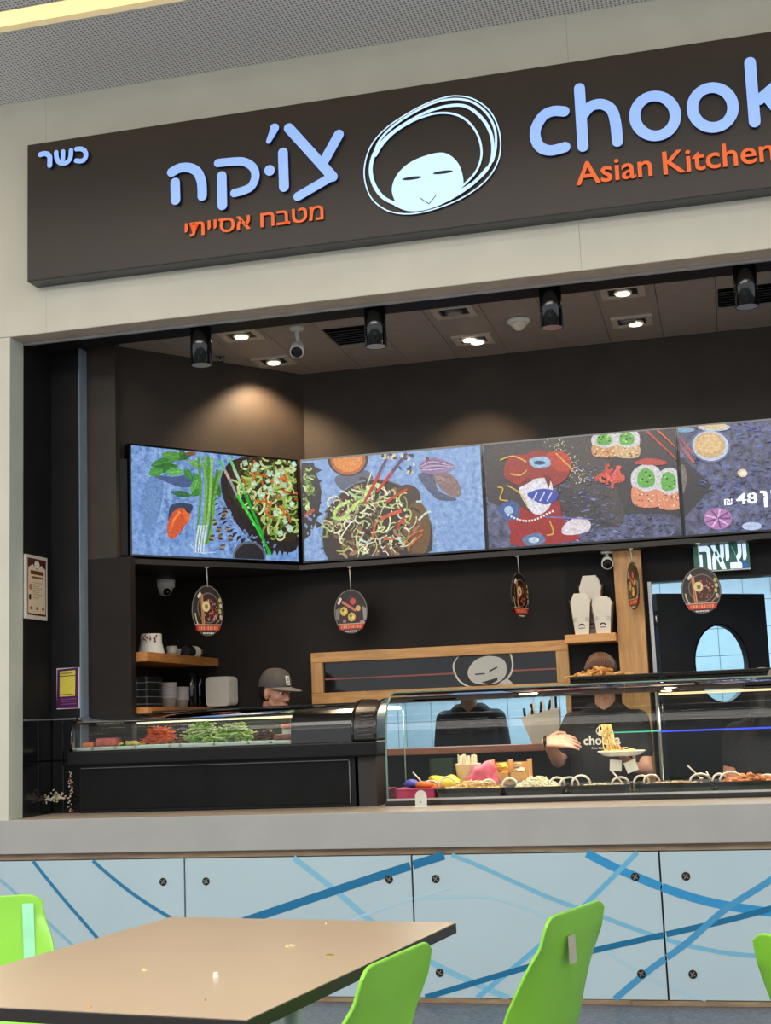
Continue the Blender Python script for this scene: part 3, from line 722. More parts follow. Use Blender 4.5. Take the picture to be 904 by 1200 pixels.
def make_screen(label, p0, udir, bg):
    """p0 = lower left corner of the lit face (viewer side); udir = unit vector to the right"""
    u = Vector(udir).normalized(); n = Vector((u.y, -u.x, 0)); p0 = Vector(p0)
    t = thing('menu_screen', label, 'screen', p0 + u * SW / 2, 'row of menu screens')
    g = MB(); b = .011; q = p0 - u * b - Vector((0, 0, b))
    R = Matrix((u, -n, Vector((0, 0, 1)))).transposed()
    g.obox(p0 + u * SW / 2 + Vector((0, 0, SH / 2)) - n * .034, (SW + 2 * b - .001, .06, SH + 2 * b), R)
    g.build('housing', m_blackp, t)
    for c, sz in (((SW / 2, -b / 2), (SW + 2 * b - .002, .006, b)), ((SW / 2, SH + b / 2), (SW + 2 * b - .002, .006, b)), ((-b / 2, SH / 2), (b, .006, SH)), ((SW + b / 2, SH / 2), (b - .002, .006, SH))):
        MB().obox(p0 + u * c[0] + Vector((0, 0, c[1])) - n * .002, sz, R).build('bezel', m_blackg, t)
    MB().add([p0 - n * .002, p0 + u * SW - n * .002, p0 + u * SW - n * .002 + Vector((0, 0, SH)), p0 - n * .002 + Vector((0, 0, SH))], [(0, 1, 2, 3)]).build('panel', bg, t)
    f = Flat(p0 - n * .002, u * SW, Vector((0, 0, SH)), n, 2.2e-5, .0004)
    return t, f
u1 = (Vector((-2.482, 7.875, 0)) - Vector((-3.195, 6.99, 0))).normalized()
t1, f1 = make_screen('menu screen at the left end, angled, showing noodles, green chopsticks and a carrot', (-3.195, 6.99, 2.275), u1, m_scr1)
t2, f2 = make_screen('menu screen showing a dark bowl of noodles with red chopsticks on blue', (-2.455, 7.87, 2.275), (1, 0, 0), m_scr2)
t3, f3 = make_screen('menu screen showing sushi rolls and a red and blue picture', (-2.455 + 1.143, 7.87, 2.275), (1, 0, 0), m_scr3)
t4, f4 = make_screen('menu screen at the right showing sauce cups and a price', (-2.455 + 2 * 1.143, 7.87, 2.275), (1, 0, 0), m_scr3)
ASP = SW / SH
class Pic:
    """draws on a screen with coordinates traced in a crop: quad tl,tr,br,bl"""
    def __init__(s, f, tl, tr, br, bl): s.f = f; s.q = (tl, tr, br, bl)
    def c(s, x, y):
        tl, tr, br, bl = s.q; u = (x - tl[0]) / (tr[0] - tl[0])
        for _ in range(3):
            yt = tl[1] + (tr[1] - tl[1]) * u; yb = bl[1] + (br[1] - bl[1]) * u; v = (yb - y) / (yb - yt)
            xl = bl[0] + (tl[0] - bl[0]) * v; xr = br[0] + (tr[0] - br[0]) * v; u = (x - xl) / (xr - xl)
        return (min(1, max(0, u)), min(1, max(0, v)))
    def poly(s, pts, col): s.f.poly([s.c(*p) for p in pts], col)
    def blob(s, pts, col): s.f.poly([s.c(p.x, p.y) for p in catmull([(a, b, 0) for a, b in pts], 5, True)], col)
    def ell(s, cx, cy, rx, ry, col, rot=0, n=28): 
        r = radians(rot); s.poly([(cx + rx * cos(a) * cos(r) - ry * sin(a) * sin(r), cy + rx * cos(a) * sin(r) + ry * sin(a) * cos(r)) for a in [2 * pi * k / n for k in range(n)]], col)
    def line(s, pts, w, col, smooth=5):      # w in crop px
        P = catmull([(a, b, 0) for a, b in pts], smooth) if smooth else [Vector((a, b, 0)) for a, b in pts]
        P = [(p.x, p.y) for p in P]; n = len(P)
        ws = [w[0] + (w[1] - w[0]) * i / (n - 1) for i in range(n)] if isinstance(w, tuple) else w
        Lf, Rt, _, _ = stroke_outline(P, ws); s.f.k += 1
        vs = [s.f.w(s.c(*p)) for p in Lf] + [s.f.w(s.c(*p)) for p in Rt]
        s.f.mb.add(vs, [(i, i + 1, n + i + 1, n + i) for i in range(n - 1)], 0, False, col)
    def curl(s, x, y, L, w, col, bend=.5):
        a = rnd.uniform(0, 2 * pi); pts = [(x, y)]
        k = rnd.uniform(-bend, bend)
        for i in range(5):
            a += k + rnd.uniform(-.25, .25); x += L / 5 * cos(a); y += L / 5 * sin(a); pts.append((x, y))
        s.line(pts, w, col, 3)
def jit(c, a=22): d = rnd.uniform(-a, a); return tuple(max(0, min(255, v + d + rnd.uniform(-6, 6))) for v in c)
# --- screen 1
P = Pic(f1, (57, 90), (852, 163), (857, 642), (60, 608))
for k in range(260):
    P.ell(rnd.uniform(70, 480), rnd.uniform(110, 600), rnd.uniform(.8, 2.2), rnd.uniform(.8, 2), (190, 205, 225), n=5)
P.blob([(100, 350), (140, 240), (200, 250), (180, 420), (120, 520)], (104, 142, 196))
P.blob([(240, 372), (330, 372), (318, 420), (235, 470), (222, 430)], (44, 58, 92))
P.blob([(283, 388), (312, 402), (322, 430), (300, 470), (262, 520), (238, 538), (220, 520), (216, 480), (230, 430), (255, 398)], (214, 84, 30))
P.line([(275, 405), (245, 450), (228, 500)], (14, 4), (244, 132, 60)); P.blob([(296, 392), (322, 428), (310, 452), (290, 420)], (236, 110, 44))
P.line([(300, 392), (316, 412)], 8, (52, 20, 16))
def leaf(x, y, a, L, w, c):
    d = (cos(radians(a)), sin(radians(a))); q = (-d[1], d[0]); pts = []
    for t, h in ((0, .05), (.2, .7), (.45, 1), (.75, .7), (1, 0), (.75, -.7), (.45, -1), (.2, -.7)):
        pts.append((x + d[0] * L * t + q[0] * h * w / 2, y + d[1] * L * t + q[1] * h * w / 2))
    P.blob(pts, c); P.line([(x, y), (x + d[0] * L * .9, y + d[1] * L * .9)], 2, tuple(min(255, v + 40) for v in c), 0)
P.blob([(150, 230), (240, 240), (330, 230), (345, 280), (280, 290), (200, 260)], (70, 92, 138))
for a in ((250, 160, 165, 110, 50, (58, 130, 52)), (270, 190, 172, 130, 46, (44, 112, 44)), (300, 150, 190, 110, 44, (84, 150, 60)), (290, 215, 178, 80, 40, (96, 176, 84)), (200, 210, 165, 70, 44, (70, 150, 62)),
          (310, 160, 235, 60, 34, (50, 118, 44)), (320, 165, 20, 70, 34, (112, 172, 80)), (300, 200, 60, 60, 36, (60, 138, 58)), (330, 330, 190, 100, 30, (40, 100, 44)), (350, 220, 80, 90, 44, (66, 140, 50)), (360, 250, 110, 80, 40, (88, 166, 66)),
          (380, 300, 150, 60, 34, (56, 128, 48)), (400, 310, 20, 60, 26, (110, 180, 90)), (430, 230, 100, 90, 36, (70, 146, 50)), (445, 260, 75, 80, 30, (44, 110, 40)), (390, 180, 60, 80, 34, (58, 132, 50)), (340, 120, 150, 80, 26, (40, 96, 40))):
    leaf(*a)
P.ell(328, 128, 26, 9, (140, 84, 50))
for x0, x1, x2, c in ((392, 398, 375, (120, 178, 70)), (412, 410, 392, (84, 148, 44)), (430, 418, 385, (146, 196, 96)), (455, 430, 400, (70, 130, 44)), (470, 440, 405, (104, 168, 60)), (365, 372, 352, (88, 150, 60))):
    P.line([(x0, 140 if x0 < 440 else 205), (x1, 330), (x1 - 12, 450), (x2, 560)], (14, 8), c)
for x in (345, 358, 370, 382): P.line([(x + 18, 470), (x + 6, 540), (x, 600)], (8, 5), (214, 228, 224))
for x0, y0, x1, y1 in ((345, 590, 320, 560), (350, 596, 335, 606), (372, 600, 440, 598), (360, 600, 400, 606)): P.line([(x0, y0), (x1, y1)], 2.4, (220, 226, 232), 0)
# dark ruffled bowl
ruf = [(486 + 0, 250)]
ruf = []
for k in range(46):
    a = radians(92 + k * 176 / 45 * 1.0 + 0); r = 1.0 + (.055 if k % 2 else 0)
    ruf.append((745 - 285 * r * cos(a - pi / 2) if False else 740 + 282 * r * cos(a + pi / 2 * 0), 345 + 262 * r * sin(a)))
P.blob([(498, 185), (470, 250), (478, 330), (510, 410), (550, 470), (600, 530), (660, 570), (740, 590), (856, 560), (856, 200), (700, 165), (560, 150)], (38, 30, 32))
for k in range(22):
    t = k / 21; a = radians(185 - 105 * t); P.poly([(745 + 292 * cos(a) - 12, 330 + 262 * sin(a) - 8), (745 + 292 * cos(a) + 14, 330 + 262 * sin(a) - 14), (745 + 316 * cos(a), 330 + 286 * sin(a))], (38, 30, 32))
for k in range(34):
    a = radians(rnd.uniform(92, 175)); r = rnd.uniform(.82, 1.0); P.ell(745 + 292 * r * cos(a), 330 + 262 * r * sin(a), rnd.uniform(4, 8), rnd.uniform(6, 12), jit((120, 146, 190)), rnd.uniform(0, 180), 8)
P.blob([(520, 190), (500, 260), (520, 340), (580, 420), (660, 500), (740, 530), (852, 520), (854, 190), (700, 150), (570, 145)], (52, 40, 26))
gc = [(170, 196, 96), (140, 176, 70), (196, 212, 130), (106, 140, 52), (210, 216, 160), (84, 104, 44)]
for k in range(190):
    x = rnd.uniform(560, 845); y = rnd.uniform(158, 510)
    if y > 300 + (x - 540) * 1.1 : continue
    P.curl(x, y, rnd.uniform(45, 95), rnd.uniform(7, 12), jit(rnd.choice(gc)), .9)
for k in range(22):
    x = rnd.uniform(600, 840); y = rnd.uniform(200, 500)
    if y > 260 + (x - 540) * 1.1: continue
    P.curl(x, y, 60, 10, jit((200, 96, 40)), .3)
for k in range(26):
    x = rnd.uniform(570, 840); y = rnd.uniform(170, 520)
    if y > 280 + (x - 540) * 1.1: continue
    a = rnd.uniform(0, pi); s = rnd.uniform(13, 20)
    P.poly([(x + s * cos(a + q), y + s * sin(a + q)) for q in (0, 1.4, 3.1, 4.6)], jit((186, 220, 184), 16)); P.line([(x - 6, y), (x + 7, y + 3)], 3, (236, 246, 226), 0)
for cx, cy in ((485, 400), (480, 430), (435, 455), (455, 490), (460, 525), (500, 490), (512, 530), (420, 530), (468, 575), (485, 415)):
    for k in range(3): P.ell(cx + rnd.uniform(-5, 5), cy + k * 9 - 8, 12, 6, jit((150, 130, 90) if k % 2 else (74, 54, 48)), rnd.uniform(-30, 10), 10)
P.ell(602, 618, 82, 72, (96, 104, 120)); P.ell(602, 622, 72, 66, (36, 34, 38))
P.line([(462, 160), (510, 250), (545, 330)], (12, 11), (150, 160, 168), 0); P.line([(462, 160), (480, 195)], 12, (70, 200, 80), 0); P.line([(490, 215), (510, 255)], 12, (206, 160, 150), 0)
P.line([(545, 325), (640, 480), (710, 612)], (15, 9), (48, 206, 60), 0); P.line([(508, 142), (545, 225), (590, 330)], (13, 12), (120, 196, 120), 0); P.line([(530, 200), (560, 262)], 12, (196, 214, 196), 0); P.line([(585, 320), (650, 470), (700, 610)], (14, 9), (26, 170, 44), 0)
for k in range(3): P.line([(560 + k * 30, 340 + k * 60), (568 + k * 30, 352 + k * 60)], 3, (160, 255, 160), 0)
f1.build('picture', m_pic, t1)
# --- screen 2
P = Pic(f2, (45, 158), (843, 97), (860, 568), (45, 617))
P.poly([(45, 165), (100, 165), (110, 220), (122, 250), (132, 300), (125, 350), (115, 400), (96, 450), (70, 500), (45, 520)], (36, 30, 34))
for y in (200, 250, 300, 350, 400, 450): P.poly([(100, y - 18), (136, y), (104, y + 18)], (36, 30, 34))
for k in range(26): P.curl(rnd.uniform(48, 80), rnd.uniform(190, 400), 36, 8, jit(rnd.choice(gc)), 1)
P.line([(48, 412), (95, 380)], 14, (190, 70, 40), 0)
for k in range(10): P.ell(rnd.uniform(50, 95), rnd.uniform(400, 500), 4, 8, (140, 160, 200), 0, 8)
P.blob([(200, 230), (330, 200), (370, 260), (300, 300), (220, 290)], (90, 100, 120))
P.ell(256, 150, 92, 80, (38, 36, 46)); P.ell(256, 152, 80, 72, (186, 100, 40)); P.ell(256, 152, 66, 58, (228, 142, 66)); P.curl(240, 150, 60, 4, (246, 176, 100), .9)
P.ell(380, 510, 254, 268, (118, 132, 150)); P.ell(380, 514, 250, 266, (50, 40, 38)); P.ell(520, 330, 60, 60, (70, 56, 44), 20)
P.ell(560, 480, 60, 130, (112, 80, 40))
nc = [(206, 214, 140), (174, 190, 108), (226, 226, 176), (150, 160, 90), (232, 224, 196), (120, 128, 70)]
bc = [(70, 38, 30), (96, 54, 40), (52, 34, 30), (120, 74, 54), (150, 110, 84)]
for k in range(150):
    a = rnd.uniform(0, 2 * pi); r = rnd.uniform(0, 1) ** .5; x = 370 + 205 * r * cos(a); y = 470 + 205 * r * sin(a)
    if y > 596: continue
    if rnd.random() < .5: P.ell(x, y, rnd.uniform(10, 24), rnd.uniform(6, 13), jit(rnd.choice(bc)), rnd.uniform(0, 180), 9)
    else: P.curl(x, y, rnd.uniform(30, 90), rnd.uniform(5, 11), jit((58, 42, 28)), .6)
for k in range(230):
    a = rnd.uniform(0, 2 * pi); r = rnd.uniform(0, 1) ** .5; x = 340 + 195 * r * cos(a); y = 455 + 185 * r * sin(a)
    if y > 585: continue
    if rnd.random() < .30: P.ell(x, y, rnd.uniform(10, 20), rnd.uniform(6, 11), jit(rnd.choice(bc), 30), rnd.uniform(0, 180), 9)
    else: P.curl(x, y, rnd.uniform(30, 90), rnd.uniform(4, 8), jit(rnd.choice(nc)), .7)
P.line([(262, 345), (210, 370), (188, 420), (230, 420), (262, 385), (300, 350), (330, 340)], 14, (196, 226, 120))
P.line([(330, 330), (345, 290), (385, 268), (420, 290)], 12, (206, 230, 130)); P.line([(255, 300), (290, 325), (340, 330)], 12, (180, 210, 150))
for pts, w in ((((425, 355), (480, 315), (525, 292)), 13), (((400, 430), (450, 405), (495, 392)), 16), (((470, 480), (490, 440), (510, 420)), 12), (((360, 515), (370, 470), (378, 440)), 10), (((505, 540), (540, 500), (590, 480)), 7), (((520, 560), (560, 520), (585, 500)), 6), (((410, 520), (460, 520)), 8)):
    P.line(pts, w, jit((206, 84, 34)))
for pts in (((570, 435), (600, 405), (625, 395)), ((560, 350), (585, 350)), ((480, 520), (500, 550)), ((300, 520), (350, 540))): P.line(pts, 9, (206, 226, 216))
for k in range(46):
    a = rnd.uniform(0, 2 * pi); r = rnd.uniform(0, 1) ** .5; P.ell(350 + 180 * r * cos(a), 430 + 150 * r * sin(a), 5, 3, (232, 226, 206), rnd.uniform(0, 180), 6)
P.line([(442, 135), (395, 225)], (13, 14), (86, 60, 92), 0); P.line([(398, 222), (325, 358)], (15, 12), (186, 34, 32), 0); P.line([(522, 128), (455, 215)], (13, 14), (86, 60, 92), 0); P.line([(458, 212), (385, 305)], (15, 12), (196, 44, 38), 0)
for k in range(9): P.line([(440 - k * 4.6, 142 + k * 9), (446 - k * 4.6, 146 + k * 9)], 2, (170, 150, 190), 0)
for k in range(24):
    x = rnd.choice([rnd.uniform(405, 470), rnd.uniform(490, 560)]); y = rnd.uniform(130, 150) if x < 470 else rnd.uniform(130, 220)
    P.ell(x, y, 10, 6, jit((54, 46, 40) if k % 2 else (206, 196, 160)), rnd.uniform(0, 180), 8)
P.blob([(570, 230), (640, 225), (660, 300), (740, 340), (700, 350), (640, 330)], (86, 92, 118))
P.blob([(576, 200), (585, 172), (640, 150), (690, 165), (735, 190), (700, 215), (640, 225), (590, 215)], (150, 120, 160))
for k in range(6): P.line([(584, 185 + k * 4), (640, 160 + k * 9), (728, 192)], 2.6, (214, 200, 226) if k % 2 else (98, 60, 110))
P.blob([(642, 232), (690, 218), (735, 245), (760, 300), (745, 332), (700, 318), (660, 280)], (140, 112, 110))
for k in range(7): P.line([(650, 232 + k * 3), (700 + k * 4, 250 + k * 4), (748, 322 - k * 3)], 2.4, (196, 170, 160) if k % 2 else (96, 66, 70))
P.ell(614, 155, 7, 9, (130, 30, 40))
f2.build('picture', m_pic, t2)
# --- screen 3: slate with sushi; at the left a plain red and blue arrangement
P = Pic(f3, (20, 85), (590, 37), (603, 355), (26, 390))
P.poly([(20, 85), (590, 37), (594, 150), (440, 200), (420, 330), (200, 330), (26, 250)], (62, 56, 58))
P.blob([(200, 60), (330, 60), (440, 200), (430, 320), (380, 300), (340, 240), (260, 200)], (76, 68, 66))
for k in range(620):
    x = rnd.uniform(180, 598); y = rnd.uniform(150, 368); b_ = rnd.random()
    if x > 400 and y < 300: continue
    P.line([(x, y), (x + rnd.uniform(4, 16), y - rnd.uniform(-6, 8))], rnd.uniform(1, 4), jit((98, 106, 160) if b_ < .45 else ((140, 150, 200) if b_ < .5 else (38, 40, 62))), 0)
P.poly([(400, 50), (520, 44), (600, 150), (602, 300), (560, 290), (440, 290), (400, 150)], (58, 52, 56))
for k in range(150):
    a = rnd.uniform(0, 1); P.ell(235 + 90 * a + rnd.gauss(0, 16), 70 + 130 * a + rnd.gauss(0, 16) * .8, 1.8, 1.5, (228, 216, 180), 0, 5)
# plain arrangement in the red, white, blue and gold of the picture there
P.blob([(80, 170), (100, 120), (150, 112), (185, 100), (240, 112), (275, 130), (280, 165), (250, 200), (180, 215), (110, 200)], (156, 38, 28))
P.blob([(210, 118), (245, 102), (278, 118), (282, 160), (240, 160)], (190, 56, 36))
P.blob([(88, 300), (110, 260), (180, 290), (240, 250), (255, 300), (290, 340), (290, 368), (110, 382), (95, 340)], (158, 26, 24))
P.blob([(125, 215), (160, 190), (215, 185), (228, 225), (215, 270), (180, 292), (150, 270)], (226, 224, 232))
P.blob([(250, 345), (262, 318), (300, 300), (335, 312), (330, 340), (280, 352)], (226, 214, 222))
P.blob([(150, 230), (195, 215), (240, 225), (236, 248), (205, 262), (170, 250)], (56, 74, 170))
for k in range(3): P.line([(165 + k * 22, 252), (180 + k * 22, 226)], 4, (206, 220, 250), 0)
P.blob([(60, 275), (90, 250), (122, 262), (120, 300), (80, 305)], (60, 92, 150)); P.ell(92, 278, 14, 12, (170, 200, 230)); P.blob([(130, 360), (180, 345), (200, 370), (150, 384)], (96, 120, 160)); P.ell(165, 366, 16, 9, (196, 216, 236))
P.blob([(160, 128), (210, 120), (222, 146), (175, 152)], (150, 190, 220)); P.ell(190, 138, 18, 6, (30, 60, 110))
for pts in (((70, 130), (110, 118), (150, 135)), ((100, 170), (130, 175), (150, 160)), ((60, 210), (76, 215), (66, 245), (90, 250)), ((90, 205), (130, 230), (150, 270)), ((215, 310), (225, 345), (205, 352)), ((240, 110), (270, 140), (290, 160))): P.line(pts, 4, (226, 178, 60))
for k in range(16): P.ell(90 + k * 9, 292 + 18 * sin(k * .25), 3.4, 3.4, (240, 236, 240), 0, 8)
P.line([(200, 298), (345, 306)], 3.5, (110, 116, 190), 0); P.poly([(150, 180), (120, 215), (170, 190)], (120, 24, 20)); P.poly([(200, 172), (215, 215), (225, 180)], (120, 24, 20))
def roll(x, y, w, h, a=0, s=(226, 142, 108)):
    P.blob([(x - w, y - h * .6), (x, y - h), (x + w, y - h * .7), (x + w * 1.02, y + h * .2), (x, y + h * .35), (x - w, y + h * .1)], (214, 210, 214))
    P.blob([(x - w * .6, y - h * .5), (x, y - h * .8), (x + w * .6, y - h * .5), (x + w * .5, y + h * .05), (x - w * .5, y + h * .1)], (100, 176, 70))
    for k in range(10): P.ell(x + rnd.uniform(-.5, .5) * w, y - h * .35 + rnd.uniform(-.3, .3) * h, 4, 3, jit((150, 214, 104) if k % 2 else (44, 90, 40)), 0, 6)
    P.blob([(x - w * 1.02, y + h * .12), (x, y + h * .35), (x + w * 1.02, y + h * .2), (x + w, y + h * .95), (x, y + h * 1.1), (x - w, y + h * .9)], s)
    for k in range(24): P.ell(x + rnd.uniform(-.9, .9) * w, y + h * rnd.uniform(.3, 1.0), 3, 2, jit((246, 210, 170) if k % 3 else (110, 60, 30)), 0, 5)
roll(385, 82, 34, 38, s=(206, 150, 96)); roll(452, 80, 34, 42, s=(214, 176, 130))
roll(505, 205, 40, 62); roll(570, 215, 34, 60)
P.blob([(470, 140), (510, 126), (560, 134), (560, 146), (500, 146)], (190, 70, 60))
for k in range(14): P.curl(rnd.uniform(375, 430), rnd.uniform(155, 200), 40, 9, jit((216, 86, 66)), 1.2)
P.line([(512, 44), (603, 128)], 9, (196, 70, 36), 0); P.line([(542, 40), (602, 92)], 9, (214, 88, 46), 0)
f3.build('picture', m_pic, t3)
# --- screen 4 (coordinates continue in the same crop)
P = Pic(f4, (604, 36), (1178, -16), (1186, 322), (612, 352))
P.poly([(604, 120), (650, 160), (692, 205), (672, 238), (610, 300)], (50, 44, 50))
P.blob([(604, 150), (618, 150), (622, 190), (608, 230)], (120, 110, 104))
for k in range(800):
    x = rnd.uniform(640, 1180); y = rnd.uniform(10, 340); P.line([(x, y), (x + rnd.uniform(4, 18), y - rnd.uniform(-6, 8))], rnd.uniform(1, 4), jit((84, 98, 176) if rnd.random() < .5 else (28, 30, 64)), 0)
P.line([(600, 85), (645, 140)], 8, (206, 84, 44), 0); P.line([(600, 62), (648, 118)], 8, (196, 74, 36), 0)
P.ell(695, 90, 58, 50, (96, 104, 140)); P.ell(695, 90, 52, 45, (196, 206, 226)); P.ell(693, 88, 44, 38, (214, 176, 120)); P.ell(692, 84, 34, 28, (226, 190, 134))
P.ell(708, 34, 46, 12, (196, 206, 220)); P.ell(708, 32, 38, 8, (222, 194, 140)); P.ell(622, 42, 30, 8, (120, 160, 190))
P.ell(706, 306, 40, 32, (176, 120, 176))
for k in range(9): P.line([(706, 306), (706 + 36 * cos(k * .7), 306 + 28 * sin(k * .7))], 5, (228, 190, 226) if k % 2 else (120, 60, 130), 0)
P.ell(800, 330, 28, 12, (190, 206, 240)); P.ell(782, 172, 14, 12, (240, 214, 180)); P.ell(782, 172, 7, 6, (255, 245, 230))
pb = PY(550 + 800 / 2.554, 490 + 258 / 2.554, 7.87)
g = MB()
put_text(g, '48', (pb.x, 7.8665, pb.z), (1, 0, 0), (0, 0, 1), .118, .063, .02)
put_text(g, 'ןוז', (pb.x + .135, 7.8665, pb.z), (1, 0, 0), (0, 0, 1), .14, .08, .02)
put_text(g, '₪', (pb.x - .065, 7.8665, pb.z), (1, 0, 0), (0, 0, 1), .045, .045, .01)
g.build('price_lettering', M('screen_white_lettering', (230, 234, 255), .4, emit=(214, 222, 250), es=.9), t4)
f4.build('picture', m_pic, t4, kind='stuff')
# dark bracket box left of the first screen
g = MB(); q = Vector((-3.195, 6.99, 2.27)) - u1 * .02
n1 = Vector((u1.y, -u1.x, 0)); g.prism([q - n1 * .012, q - u1 * .07 - n1 * .03, q - u1 * .06 - n1 * .10, q - n1 * .10], (0, 0, .55)); g.build('wall_bracket', m_blackp, t1)

# ------------------------------------------------------------------ exit sign
es_ = thing('exit_sign', 'green Hebrew exit sign hung above the black kitchen door', 'sign', (.02, 8.0, 2.06))
a = PY(812, 637, 8.0); b = PY(880, 666, 8.0); zt, zb = 2.238, 2.076
MB().box(a.x, b.x, 8.0, 8.03, zb, zt).build('sign_panel', M('exit_green', (40, 96, 78), .4, emit=(38, 92, 76), es=.35), es_)
fx = Flat((a.x, 8.0, zb), (b.x - a.x, 0, 0), (0, 0, zt - zb), (0, -1, 0), 2e-4, .0006)
fx.poly([(.62, 0), (.7, .22), (.82, .3), (.93, .22), (.99, 0)], (44, 96, 170))
fx.build('blue_corner_mark', M('exit_blue', attr=True, var=0, emit=(40, 90, 170), es=.4), es_)
g = MB(); put_text(g, 'האיצי', (a.x + .028, 7.998, zb + .012), (1, 0, 0), (0, 0, 1), .27, .155, .04); g.build('lettering', M('exit_white', (222, 240, 255), .4, emit=(206, 230, 255), es=.85), es_)
MB().box(a.x, b.x, 7.998, 8.03, zb - .006, zb).build('bottom_edge', m_white, es_)
for xx in (a.x + .05, b.x - .05): MB().tube([(xx, 8.015, zt), (xx, 8.015, 2.22)], .003, 6).build('hanger', m_alugrey, es_)

# ------------------------------------------------------------------ hanging oval cards
m_cardp = M('card_print', attr=True, rough=.25, var=.05, scale=60)
m_card = M('card_black_edge', (24, 22, 22), .3); m_string = M('pale_string', (196, 192, 186), .6)
def card(label, cx, cy, hookpx, zt, zb, wd, rot, kind):
    hz = 2.22; t = thing('hanging_card', label, 'hanging sign', (cx, cy, zb), 'round menu cards hung under the screens')
    MB().lathe([(.012, -.006), (.014, 0)], (cx, cy, hz), 12).build('hook', m_white, t)
    R = Matrix.Rotation(rot, 3, 'Z'); h = zt - zb; c = Vector((cx, cy, (zt + zb) / 2))
    g = MB(); g.tube([(cx, cy, hz - .004), (cx + .002, cy, (hz + zt) / 2), (cx + .004, cy, zt - .012)], .0028, 6); g.build('string', m_string, t)
    pts = []
    for k in range(36):
        a = 2 * pi * k / 36; x = cos(a); z = sin(a); ww = 1.0
        pts.append(c + R @ Vector((x * wd / 2, .0025, z * h / 2)))
    g = MB().prism(pts, R @ Vector((0, -.005, 0))); g.build('card_disc', m_card, t)
    r2 = random.Random(len(label))
    for side in (-1, 1):
        f = Flat(c + R @ Vector((0, .0025 * side, 0)), R @ Vector((wd / 2 * (-side), 0, 0)), Vector((0, 0, h / 2)), R @ Vector((0, side, 0)), 6e-5, .0004)
        f.ell(0, 0, .97, .97, (150, 140, 128)); f.ell(0, 0, .94, .95, (44, 34, 28))
        if kind == 'bowl':
            f.ring(.05, .1, .68, .60, .05, (120, 108, 92)); f.ell(.05, .1, .62, .54, (56, 38, 30))
            for k in range(70):
                a = r2.uniform(0, 6.28); q = r2.uniform(0, 1) ** .5; f.ell(.2 + .42 * q * cos(a), .02 + .42 * q * sin(a), r2.uniform(.03, .08), r2.uniform(.02, .05), jit(r2.choice([(150, 50, 34), (110, 34, 26), (206, 150, 130), (180, 84, 50)])), r2.uniform(0, 180), 7)
            f.stroke([(-.42, .62), (-.34, -.55)], .07, (206, 140, 84), 0); f.stroke([(-.34, .62), (-.24, -.55)], .06, (222, 160, 104), 0)
            f.ell(-.12, .16, .24, .21, (236, 212, 160)); f.ell(-.1, .15, .1, .09, (120, 130, 50))
            f.stroke([(-.8, -.1), (-.72, -.4), (-.6, -.55)], .07, (206, 186, 140)); f.stroke([(-.62, .5), (-.44, .68)], .13, (226, 224, 214), 0)
            for k in range(4): f.ell(.74 + .05 * (k % 2), .4 - .22 * k, .08, .1, (214, 200, 176) if k % 2 else (200, 184, 90), 20, 10)
            f.stroke([(.5, -.5), (.85, -.25)], .05, (190, 140, 120), 0)
        else:
            f.poly([(-.75, .1), (0, .8), (.8, .2), (.85, -.5), (-.8, -.55)], (60, 40, 38))
            f.stroke([(-.72, .35), (-.55, .62)], .13, (226, 224, 214), 0); f.stroke([(-.5, .45), (.3, .02)], .12, (206, 120, 100), 0)
            for x, z in ((-.4, .02), (.05, -.25)):
                f.ell(x, z, .22, .2, (226, 190, 90)); f.ell(x - .06, z + .05, .07, .06, (90, 110, 40)); f.ell(x + .08, z - .02, .07, .06, (250, 226, 150))
            f.ell(.14, .44, .17, .15, (206, 84, 60)); f.ell(.44, .12, .15, .13, (226, 180, 110)); f.ell(.66, -.5, .13, .09, (216, 140, 160)); f.ell(-.38, -.42, .1, .08, (170, 120, 110))
            f.poly([(.7, .2), (.92, .1), (.9, -.4), (.75, -.45)], (150, 156, 146)); f.poly([(-.9, .1), (-.6, .2), (-.7, -.4), (-.88, -.3)], (130, 124, 120))
        f.poly([(-.82, -.53), (.82, -.53), (.80, -.57), (-.8, -.57)], (190, 180, 160)); f.poly([(-.8, -.57), (.78, -.57), (.66, -.80), (-.66, -.80)], (196, 60, 44))
        for k in range(9): f.poly([(-.6 + k * .135, -.61), (-.5 + k * .135, -.61), (-.5 + k * .135, -.75), (-.6 + k * .135, -.75)], (236, 150, 110) if k % 3 else (228, 120, 84))
        for k in range(6): f.poly([(-.34 + k * .115, -.85), (-.25 + k * .115, -.85), (-.25 + k * .115, -.91), (-.34 + k * .115, -.91)], (226, 224, 216))
        f.build('card_print', m_cardp, t)
card('round hanging card with a food bowl picture, leftmost, below the vegetable screen', -2.90, 7.37, 0, 2.115, 1.815, .215, radians(52), 'bowl')
card('round hanging card with sushi pictures, seen nearly face on over the wooden window', -2.165, 7.84, 0, 2.085, 1.815, .222, radians(-8), 'sushi')
q = PY(608, 674, 7.86)
card('round hanging card turned edge-on in front of the bare dark wall', q.x, 7.86, 0, 2.125, 1.85, .215, radians(70), 'bowl')
q = PY(741, 667, 7.86)
card('round hanging card turned edge-on in front of the wooden post', q.x, 7.86, 0, 2.140, 1.865, .215, radians(-68), 'sushi')
q = PY(820, 664, 7.84)
card('round hanging card with a food bowl picture in front of the exit sign', q.x, 7.84, 0, 2.085, 1.818, .222, radians(-6), 'bowl')

